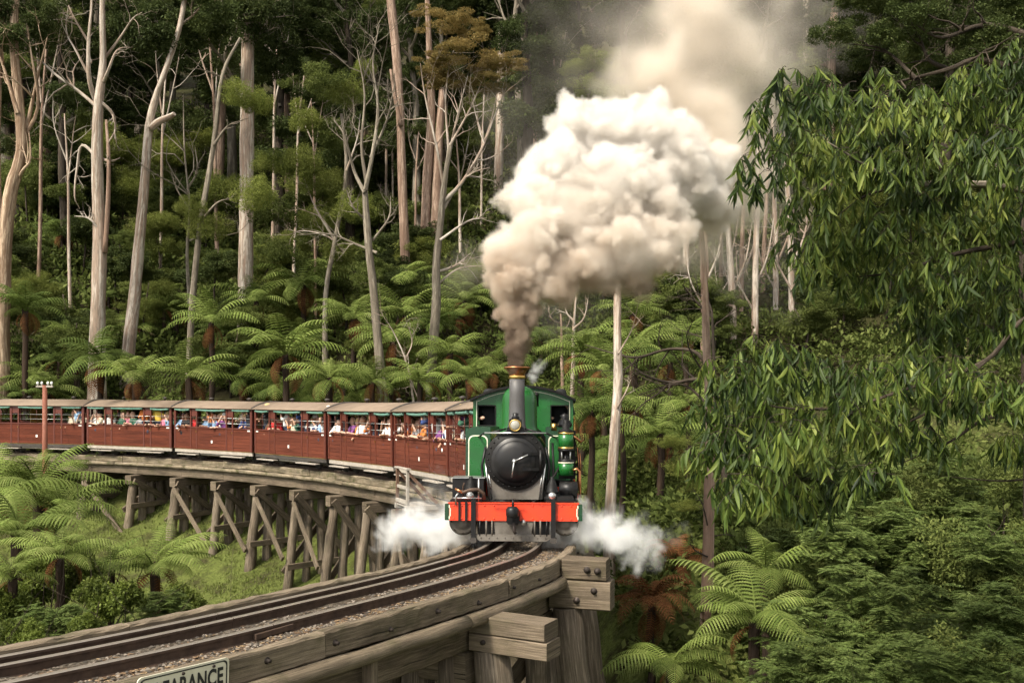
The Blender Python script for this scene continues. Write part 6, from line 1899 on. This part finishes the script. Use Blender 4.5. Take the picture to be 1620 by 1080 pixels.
for k, c in enumerate(cars):
    mw = c.matrix_world.copy()
    slots = []
    x = 2.35
    while x > -2.45:
        if not any(abs(x - p) < .11 for p in POSTS): slots.append(x)
        x -= rp_.uniform(.22, .33)
    if k == 0: slots = [s for s in slots if s < -.6]
    if k == 6: slots = slots[:3]
    if k in (1, 2, 3): pass
    else: slots = [s for s in slots if rp_.random() < .9]
    prev = None
    for j, x in enumerate(slots):
        hair = rp_.choice(['dark hair'] * 4 + ['brown hair'] * 3 + ['fair hair'] * 2 + ['grey hair'])
        cloth = rp_.choice(['white', 'white', 'white', 'black', 'black', 'red', 'navy', 'light blue', 'light blue', 'grey', 'pink', 'yellow', 'dark green', 'cream', 'cream', 'purple', 'orange', 'brown'])
        while cloth == prev: cloth = rp_.choice(list(CLOTH))
        prev = cloth
        hat = rp_.choice([None] * 6 + ['white cap', 'black cap', 'straw hat'])
        if k == 1 and j == 4: hat, cloth = 'pink sun hat', 'white'
        pose = rp_.randrange(6)
        stand = rp_.random() < .22
        y = -.62 + rp_.uniform(-.0, .2)
        z = FZ + .58 if not stand else FZ + .02
        lab = 'passenger in %s top with %s, %s from the front in the %s carriage' % (cloth, hat or hair, (ORD + ['ninth', 'tenth', 'eleventh', 'twelfth', 'thirteenth', 'fourteenth', 'fifteenth', 'sixteenth', 'seventeenth', 'eighteenth', 'nineteenth', 'twentieth'])[j], ORD[k])
        person((x, y, z), rp_.uniform(-.5, .7), pose, cloth, hair, hat, rp_.choice((0, 0, 0, 1, 1, 2)), lab, mw, 'passengers in the open carriages', rp_.uniform(1.0, 1.12), stand)
    if k < 6:      # some on the far bench, seen from behind
        for j, x in enumerate((1.9, .3, -.5, -2.0)):
            if rp_.random() < .35 or (k == 0 and x > -1): continue
            hair = rp_.choice(list(HAIR)); cloth = rp_.choice(['black', 'navy', 'grey', 'brown', 'red', 'white'])
            person((x, .42, FZ + .56), math.pi + rp_.uniform(-.4, .4), rp_.randrange(6), cloth, hair, None, 1,
                   'passenger in %s top on the far bench of the %s carriage, %s from its front' % (cloth, ORD[k], ORD[j]), mw, 'passengers on the far benches')
lw = loco.matrix_world.copy()
person((-.70, CY + .42, .80), .15, 4, 'black', 'dark hair', 'black cap', 0, 'engine driver in dark cap at the left cab window', lw, 'engine crew', 1.0, True)
person((.74, CY + .45, .80), -.1, 4, 'black', 'grey hair', 'black cap', 0, 'fireman in dark cap behind the right cab window', lw, 'engine crew', 1.0, True)
# ------------------------------------------------------------------ smoke and steam (real volume grids)
def volume_material(name, colour_nodes, aniso=0.0):
    m = bpy.data.materials.new(name)
    m.use_nodes = True
    nt = m.node_tree
    nt.nodes.clear()
    out = nt.nodes.new('ShaderNodeOutputMaterial')
    pv = nt.nodes.new('ShaderNodeVolumePrincipled')
    pv.inputs['Density'].default_value = 1.0
    pv.inputs['Anisotropy'].default_value = aniso
    nt.links.new(pv.outputs[0], out.inputs['Volume'])
    colour_nodes(nt, pv)
    return m

def _grow(puffs, levels, rng):
    """Cauliflower growth: every ball carries smaller balls on its skin. Returns (x, y, z, r, edge, density)."""
    out, cur = [], [(Vector(c), r, e, d) for c, r, e, d in puffs]
    out += cur
    for (n, lo_, hi_, sink) in levels:
        nxt = []
        for c, r, e, d in cur:
            for k in range(n):
                v = Vector((rng.gauss(0, 1), rng.gauss(0, 1), rng.gauss(0, 1))).normalized()
                rr = r * rng.uniform(lo_, hi_)
                nxt.append((c + v * (r - rr * sink), rr, e, d))
        out += nxt
        cur = nxt
    return out

def cloud_volume(name, balls, voxel, mat, label, pad=0.25, wisp=None, warp=None, erode=None, calm=None):
    """balls: (centre, radius, edge, density); the grid holds the strongest ball at each voxel."""
    P = np.array([[b[0][0], b[0][1], b[0][2], b[1], b[2], b[3]] for b in balls])
    lo = (P[:, :3] - P[:, 3:4]).min(0) - pad
    hi = (P[:, :3] + P[:, 3:4]).max(0) + pad
    n = np.maximum(8, np.ceil((hi - lo) / voxel).astype(int) + 1)
    hi = lo + (n - 1) * voxel
    G = np.zeros((n[2], n[1], n[0]), np.float32)
    ax = [lo[i] + np.arange(n[i]) * voxel for i in range(3)]
    for x, y, z, r, e, d in P:
        i0 = np.maximum(0, np.floor((np.array((x, y, z)) - r - lo) / voxel).astype(int))
        i1 = np.minimum(n, np.ceil((np.array((x, y, z)) + r - lo) / voxel).astype(int) + 1)
        if (i1 <= i0).any(): continue
        D = np.sqrt(((ax[2][i0[2]:i1[2]] - z) ** 2)[:, None, None] + ((ax[1][i0[1]:i1[1]] - y) ** 2)[None, :, None]
                    + ((ax[0][i0[0]:i1[0]] - x) ** 2)[None, None, :])
        t = np.clip((r - D) / (e * r), 0, 1)
        t = t * t * (3 - 2 * t) * d
        s = G[i0[2]:i1[2], i0[1]:i1[1], i0[0]:i1[0]]
        np.maximum(s, t, out=s)
    if warp:                                   # stir the balls into curls: sample the grid at positions pushed about by smooth noise
        rs_n = np.random.RandomState(len(balls))
        def field(cell):
            m = [int((n[i] - 1) * voxel / cell) + 3 for i in range(3)]
            A = rs_n.rand(m[2], m[1], m[0]).astype(np.float32) * 2 - 1
            for a_, i in ((0, 2), (1, 1), (2, 0)):
                u = np.arange(n[i]) * voxel / cell
                k0 = u.astype(int); f = (u - k0); f = (f * f * (3 - 2 * f)).astype(np.float32)
                sh = [1, 1, 1]; sh[a_] = -1
                A = np.take(A, k0, a_) * (1 - f.reshape(sh)) + np.take(A, k0 + 1, a_) * f.reshape(sh)
            return A
        idx = np.meshgrid(np.arange(n[2]), np.arange(n[1]), np.arange(n[0]), indexing='ij')
        kz = 1.0 if calm is None else np.clip((ax[2] - calm[0]) / (calm[1] - calm[0]), .12, 1).astype(np.float32)[:, None, None]
        q = [np.clip(np.rint(idx[a_] + kz * sum(field(c_) * (m_ / voxel) for c_, m_ in warp)), 0, G.shape[a_] - 1).astype(np.int32) for a_ in range(3)]
        G = G[q[0], q[1], q[2]]
        er = 1.0
        if erode:
            er = np.clip(1 - erode[1] * (0.5 + 0.5 * (field(erode[0]) * .55 + field(erode[0] * .45) * .3 + field(erode[0] * .2) * .25)), 0, 1)
            G = (G * er).astype(np.float32)
    if wisp:                                   # soften: a few box blurs where the cloud has to fray
        for _ in range(wisp):
            for a in range(3):
                G = (np.roll(G, 1, a) + G * 2 + np.roll(G, -1, a)) / 4
    me = bpy.data.meshes.new(name)
    tot = int(n.prod())
    me.vertices.add(tot)
    at_ = me.attributes.new('dens', 'FLOAT', 'POINT')
    at_.data.foreach_set('value', G.ravel())
    me.materials.append(mat)
    ng = bpy.data.node_groups.new(name, 'GeometryNodeTree')
    ng.interface.new_socket('Geometry', in_out='INPUT', socket_type='NodeSocketGeometry')
    ng.interface.new_socket('Geometry', in_out='OUTPUT', socket_type='NodeSocketGeometry')
    N, L = ng.nodes, ng.links
    gi, go = N.new('NodeGroupInput'), N.new('NodeGroupOutput')
    pos = N.new('GeometryNodeInputPosition')
    sub = N.new('ShaderNodeVectorMath'); sub.operation = 'SUBTRACT'; sub.inputs[1].default_value = tuple(lo)
    scl = N.new('ShaderNodeVectorMath'); scl.operation = 'SCALE'; scl.inputs['Scale'].default_value = 1.0 / voxel
    L.new(pos.outputs[0], sub.inputs[0]); L.new(sub.outputs[0], scl.inputs[0])
    sep = N.new('ShaderNodeSeparateXYZ'); L.new(scl.outputs[0], sep.inputs[0])
    def m_(op, a, b=None, c=None):
        q = N.new('ShaderNodeMath'); q.operation = op
        for i, v in enumerate((a, b, c)):
            if v is None: continue
            if isinstance(v, (int, float)): q.inputs[i].default_value = v
            else: L.new(v, q.inputs[i])
        return q.outputs[0]
    rx, ry, rz = (m_('ROUND', sep.outputs[i]) for i in range(3))
    fi = N.new('FunctionNodeFloatToInt'); fi.rounding_mode = 'ROUND'
    fy, fz = N.new('FunctionNodeFloatToInt'), N.new('FunctionNodeFloatToInt')
    fy.rounding_mode = fz.rounding_mode = 'ROUND'
    L.new(rx, fi.inputs[0]); L.new(ry, fy.inputs[0]); L.new(rz, fz.inputs[0])
    def im(op, a, b):
        q = N.new('FunctionNodeIntegerMath'); q.operation = op
        for i, v in enumerate((a, b)):
            if isinstance(v, int): q.inputs[i].default_value = v
            else: L.new(v, q.inputs[i])
        return q.outputs[0]
    idx = im('ADD', fi.outputs[0], im('MULTIPLY', im('ADD', fy.outputs[0], im('MULTIPLY', fz.outputs[0], int(n[1]))), int(n[0])))
    na = N.new('GeometryNodeInputNamedAttribute'); na.data_type = 'FLOAT'; na.inputs['Name'].default_value = 'dens'
    si = N.new('GeometryNodeSampleIndex'); si.data_type = 'FLOAT'; si.domain = 'POINT'; si.clamp = True
    L.new(gi.outputs[0], si.inputs['Geometry'])
    L.new(na.outputs[0], [s for s in si.inputs if s.name == 'Value'][0]); L.new(idx, si.inputs['Index'])
    vc = N.new('GeometryNodeVolumeCube')
    L.new(si.outputs[0], vc.inputs['Density'])
    vc.inputs['Min'].default_value = tuple(lo); vc.inputs['Max'].default_value = tuple(hi)
    for i, k in enumerate(('Resolution X', 'Resolution Y', 'Resolution Z')):
        vc.inputs[k].default_value = int(n[i])
    sm = N.new('GeometryNodeSetMaterial'); sm.inputs['Material'].default_value = mat
    L.new(vc.outputs[0], sm.inputs[0]); L.new(sm.outputs[0], go.inputs[0])
    o = bpy.data.objects.new(name, me)
    COL.objects.link(o)
    md = o.modifiers.new('cloud', 'NODES'); md.node_group = ng
    o['kind'] = 'stuff'
    o['label'] = label
    return o
def _plume_colour(nt, pv):
    geo = nt.nodes.new('ShaderNodeNewGeometry')
    sep = nt.nodes.new('ShaderNodeSeparateXYZ')
    nt.links.new(geo.outputs['Position'], sep.inputs[0])
    mr = nt.nodes.new('ShaderNodeMapRange')
    mr.inputs[1].default_value = 2.6; mr.inputs[2].default_value = 6.6
    nt.links.new(sep.outputs['Z'], mr.inputs[0])
    nz = noise_(nt, geo.outputs['Position'], 1.4, 4, .65)
    ad = nt.nodes.new('ShaderNodeMath'); ad.operation = 'MULTIPLY_ADD'
    nt.links.new(nz, ad.inputs[0]); ad.inputs[1].default_value = .8; nt.links.new(mr.outputs[0], ad.inputs[2])
    sb = nt.nodes.new('ShaderNodeMath'); sb.operation = 'SUBTRACT'; nt.links.new(ad.outputs[0], sb.inputs[0]); sb.inputs[1].default_value = .36
    c = ramp(nt, sb.outputs[0], [(0.0, (0.14, 0.105, 0.08)), (0.2, (0.36, 0.275, 0.21)), (0.4, (0.70, 0.585, 0.475)), (0.62, (0.90, 0.83, 0.745)), (1.0, (0.958, 0.918, 0.865))])
    nt.links.new(c, pv.inputs['Color'])
m_plume = volume_material('coal_smoke', _plume_colour)
def _flat(col):
    def f(nt, pv): pv.inputs['Color'].default_value = (*col, 1)
    return f
def _pp(x, y, Y, rpx, e=0.5, d=9.0):
    return (px(x, y, Y), rpx / FPX * Y, e, d)
plume = [_pp(815, 580, 16.2, 12, .3, 22), _pp(817, 566, 16.2, 16, .3, 22), _pp(819, 545, 16.2, 21, .3, 20), _pp(822, 518, 16.2, 27, .3, 18), _pp(820, 485, 16.2, 35, .35, 15), _pp(815, 450, 16.2, 44, .4, 12),
 _pp(828, 405, 16.2, 54), _pp(800, 410, 16.4, 34), _pp(788, 385, 16.6, 26), _pp(790, 440, 16.5, 24), _pp(845, 370, 16.1, 44), _pp(880, 430, 16.3, 52), _pp(935, 415, 16.5, 60), _pp(990, 395, 16.6, 64),
 _pp(1045, 385, 16.8, 50), _pp(1068, 345, 17, 30), _pp(1005, 445, 16.8, 34), _pp(905, 340, 16.6, 60), _pp(960, 305, 16.8, 62), _pp(1020, 310, 17, 56),
 _pp(980, 265, 17.0, 40), _pp(900, 265, 17.2, 60), _pp(912, 210, 17.3, 46), _pp(965, 195, 17.4, 46), _pp(1020, 205, 17.5, 56), _pp(1070, 235, 17.6, 58),
 _pp(1085, 290, 17.8, 62), _pp(1038, 165, 17.6, 20), _pp(905, 172, 17.4, 22), _pp(850, 300, 16.9, 40), _pp(850, 335, 16.6, 50), _pp(1120, 270, 18.2, 46), _pp(1125, 330, 18.4, 44)]
_rng = random.Random(4)
cloud_volume('smoke_plume', _grow(plume, [(14, 0.25, 0.5, 0.4), (6, 0.25, 0.5, 0.3)], _rng), 0.036, m_plume,
            'dense white and brown smoke billowing from the engine chimney', warp=((.55, .13), (.22, .075), (.1, .035)), erode=(.3, .45), calm=(2.9, 5.2))
# thinner smoke drifting off up and to the right behind the plume
drift = [_pp(1000, 130, 18.6, 50, .8, 2.2), _pp(1020, 90, 18.8, 50, .8, 2.0), _pp(1150, 330, 18.9, 46, .6, 4.5), _pp(1120, 225, 18.6, 56, .6, 4.5), _pp(1090, 165, 18.6, 56, .7, 4), _pp(1060, 110, 18.8, 56, .7, 3.6), _pp(1110, 70, 19.0, 60, .7, 3.2), _pp(1160, 100, 19.3, 56, .8, 2.6), _pp(1080, 30, 19.1, 56, .8, 2.6), _pp(1170, 270, 19.3, 40, .7, 3), _pp(1130, 385, 18.9, 36, .8, 3), _pp(1100, 330, 19.0, 70, .8, 2.2), _pp(1140, 300, 19.5, 60, .8, 1.8), _pp(1150, 240, 19.6, 70, .8, 1.6), _pp(1080, 110, 19.2, 95, .8, 1.7), _pp(1040, 60, 19.2, 70, .8, 1.4), _pp(1130, 50, 19.6, 90, .9, 1.4),
         _pp(1150, 150, 19.8, 80, .9, 1.4), _pp(1210, 70, 20.0, 80, .9, .8), _pp(1250, 20, 20.2, 75, .9, .7), _pp(1110, -30, 19.6, 90, .9, 1.2), _pp(1200, 170, 20.0, 50, .9, .8), _pp(1100, 200, 19.2, 80, .8, 1.6), _pp(1120, 380, 19.4, 50, .9, 1.1),
         _pp(1000, 30, 20.0, 60, 1, .35), _pp(1170, 400, 20.2, 60, 1, .3), _pp(850, 260, 18.2, 80, 1, .16), _pp(820, 180, 18.4, 70, 1, .13), _pp(900, 100, 18.6, 100, 1, .16), _pp(970, 40, 19, 90, 1, .25), _pp(1220, 320, 20.4, 90, 1, .16), _pp(1200, 430, 20.4, 80, 1, .14), _pp(770, 430, 17.4, 50, 1, .3),
         _pp(880, 480, 17.2, 60, 1, .7), _pp(940, 475, 17.4, 50, 1, .6), _pp(1290, 30, 20.6, 80, 1, .35)]
m_drift = volume_material('drifting_smoke', _flat((0.90, 0.825, 0.73)))
cloud_volume('drifting_smoke', _grow(drift, [(9, 0.35, 0.6, 0.3), (4, .3, .5, .3)], random.Random(5)), 0.09, m_drift,
             'thin brown smoke drifting up and right behind the dense plume', wisp=1, warp=((1.2, .35), (.5, .2)), erode=(.7, .8))
# white steam from the cylinder cocks
m_steam = volume_material('steam', _flat((0.995, 0.995, 0.99)))
left = [_pp(738, 852, 15.5, 26, .7, 5), _pp(712, 842, 15.6, 34, .7, 6), _pp(680, 832, 15.7, 38, .7, 7), _pp(650, 828, 15.8, 36, .7, 7), _pp(625, 838, 15.8, 26, .8, 5), _pp(660, 798, 15.9, 24, .9, 3), _pp(612, 850, 15.8, 16, .9, 3),
        _pp(700, 800, 16.2, 30, 1, .8), _pp(735, 790, 16.2, 30, 1, .6), _pp(640, 780, 16.2, 26, 1, .5), _pp(760, 866, 15.5, 16, .9, 3), _pp(690, 770, 16.4, 30, 1, .4)]
cloud_volume('steam_cloud', _grow(left, [(12, 0.3, 0.55, 0.35), (5, .3, .5, .3)], random.Random(6)), 0.035, m_steam, 'white steam blown out left of the engine cylinders', warp=((.5, .16), (.2, .09), (.1, .04)), erode=(.3, .8))
right = [_pp(875, 852, 15.5, 20, .8, 4), _pp(900, 838, 15.5, 28, .7, 5), _pp(930, 836, 15.4, 32, .7, 6), _pp(960, 846, 15.3, 32, .7, 6), _pp(990, 860, 15.2, 30, .7, 6), _pp(1016, 878, 15.1, 26, .8, 5), _pp(1036, 896, 15.0, 16, .9, 3),
         _pp(965, 815, 15.6, 24, 1, 1.2), _pp(1010, 835, 15.6, 26, 1, .8), _pp(1060, 850, 15.6, 22, 1, .6), _pp(1080, 830, 15.7, 16, 1, .6), _pp(930, 812, 15.7, 24, 1, 1.2)]
cloud_volume('steam_cloud', _grow(right, [(12, 0.3, 0.55, 0.35), (5, .3, .5, .3)], random.Random(7)), 0.035, m_steam, 'white steam blown out right of the engine over the bridge edge', warp=((.5, .16), (.2, .09), (.1, .04)), erode=(.3, .8))
top = [_pp(843, 597, 17.9, 9, .8, 5), _pp(848, 585, 17.9, 11, .9, 4), _pp(858, 575, 18, 9, 1, 2)]
cloud_volume('steam_puff', _grow(top, [(10, 0.3, 0.55, 0.35)], random.Random(9)), 0.03, m_steam, 'small white puff from the safety valves behind the chimney')
# ------------------------------------------------------------------ where several things would share a label, count them from the left
bpy.context.view_layer.update()
_nth = ['first', 'second', 'third', 'fourth', 'fifth', 'sixth', 'seventh', 'eighth', 'ninth', 'tenth', 'eleventh', 'twelfth', 'thirteenth', 'fourteenth', 'fifteenth', 'sixteenth', 'seventeenth', 'eighteenth', 'nineteenth', 'twentieth']
_by = {}
for o in scene.objects:
    if o.parent is None and o.get('label') and o.get('category'): _by.setdefault(o['label'], []).append(o)
for lab, obs in _by.items():
    if len(obs) < 2: continue
    obs.sort(key=lambda o: o.matrix_world.translation.x / max(.1, o.matrix_world.translation.y))
    for i, o in enumerate(obs):
        if i < len(_nth): o['label'] = '%s, %s from left' % (lab, _nth[i])
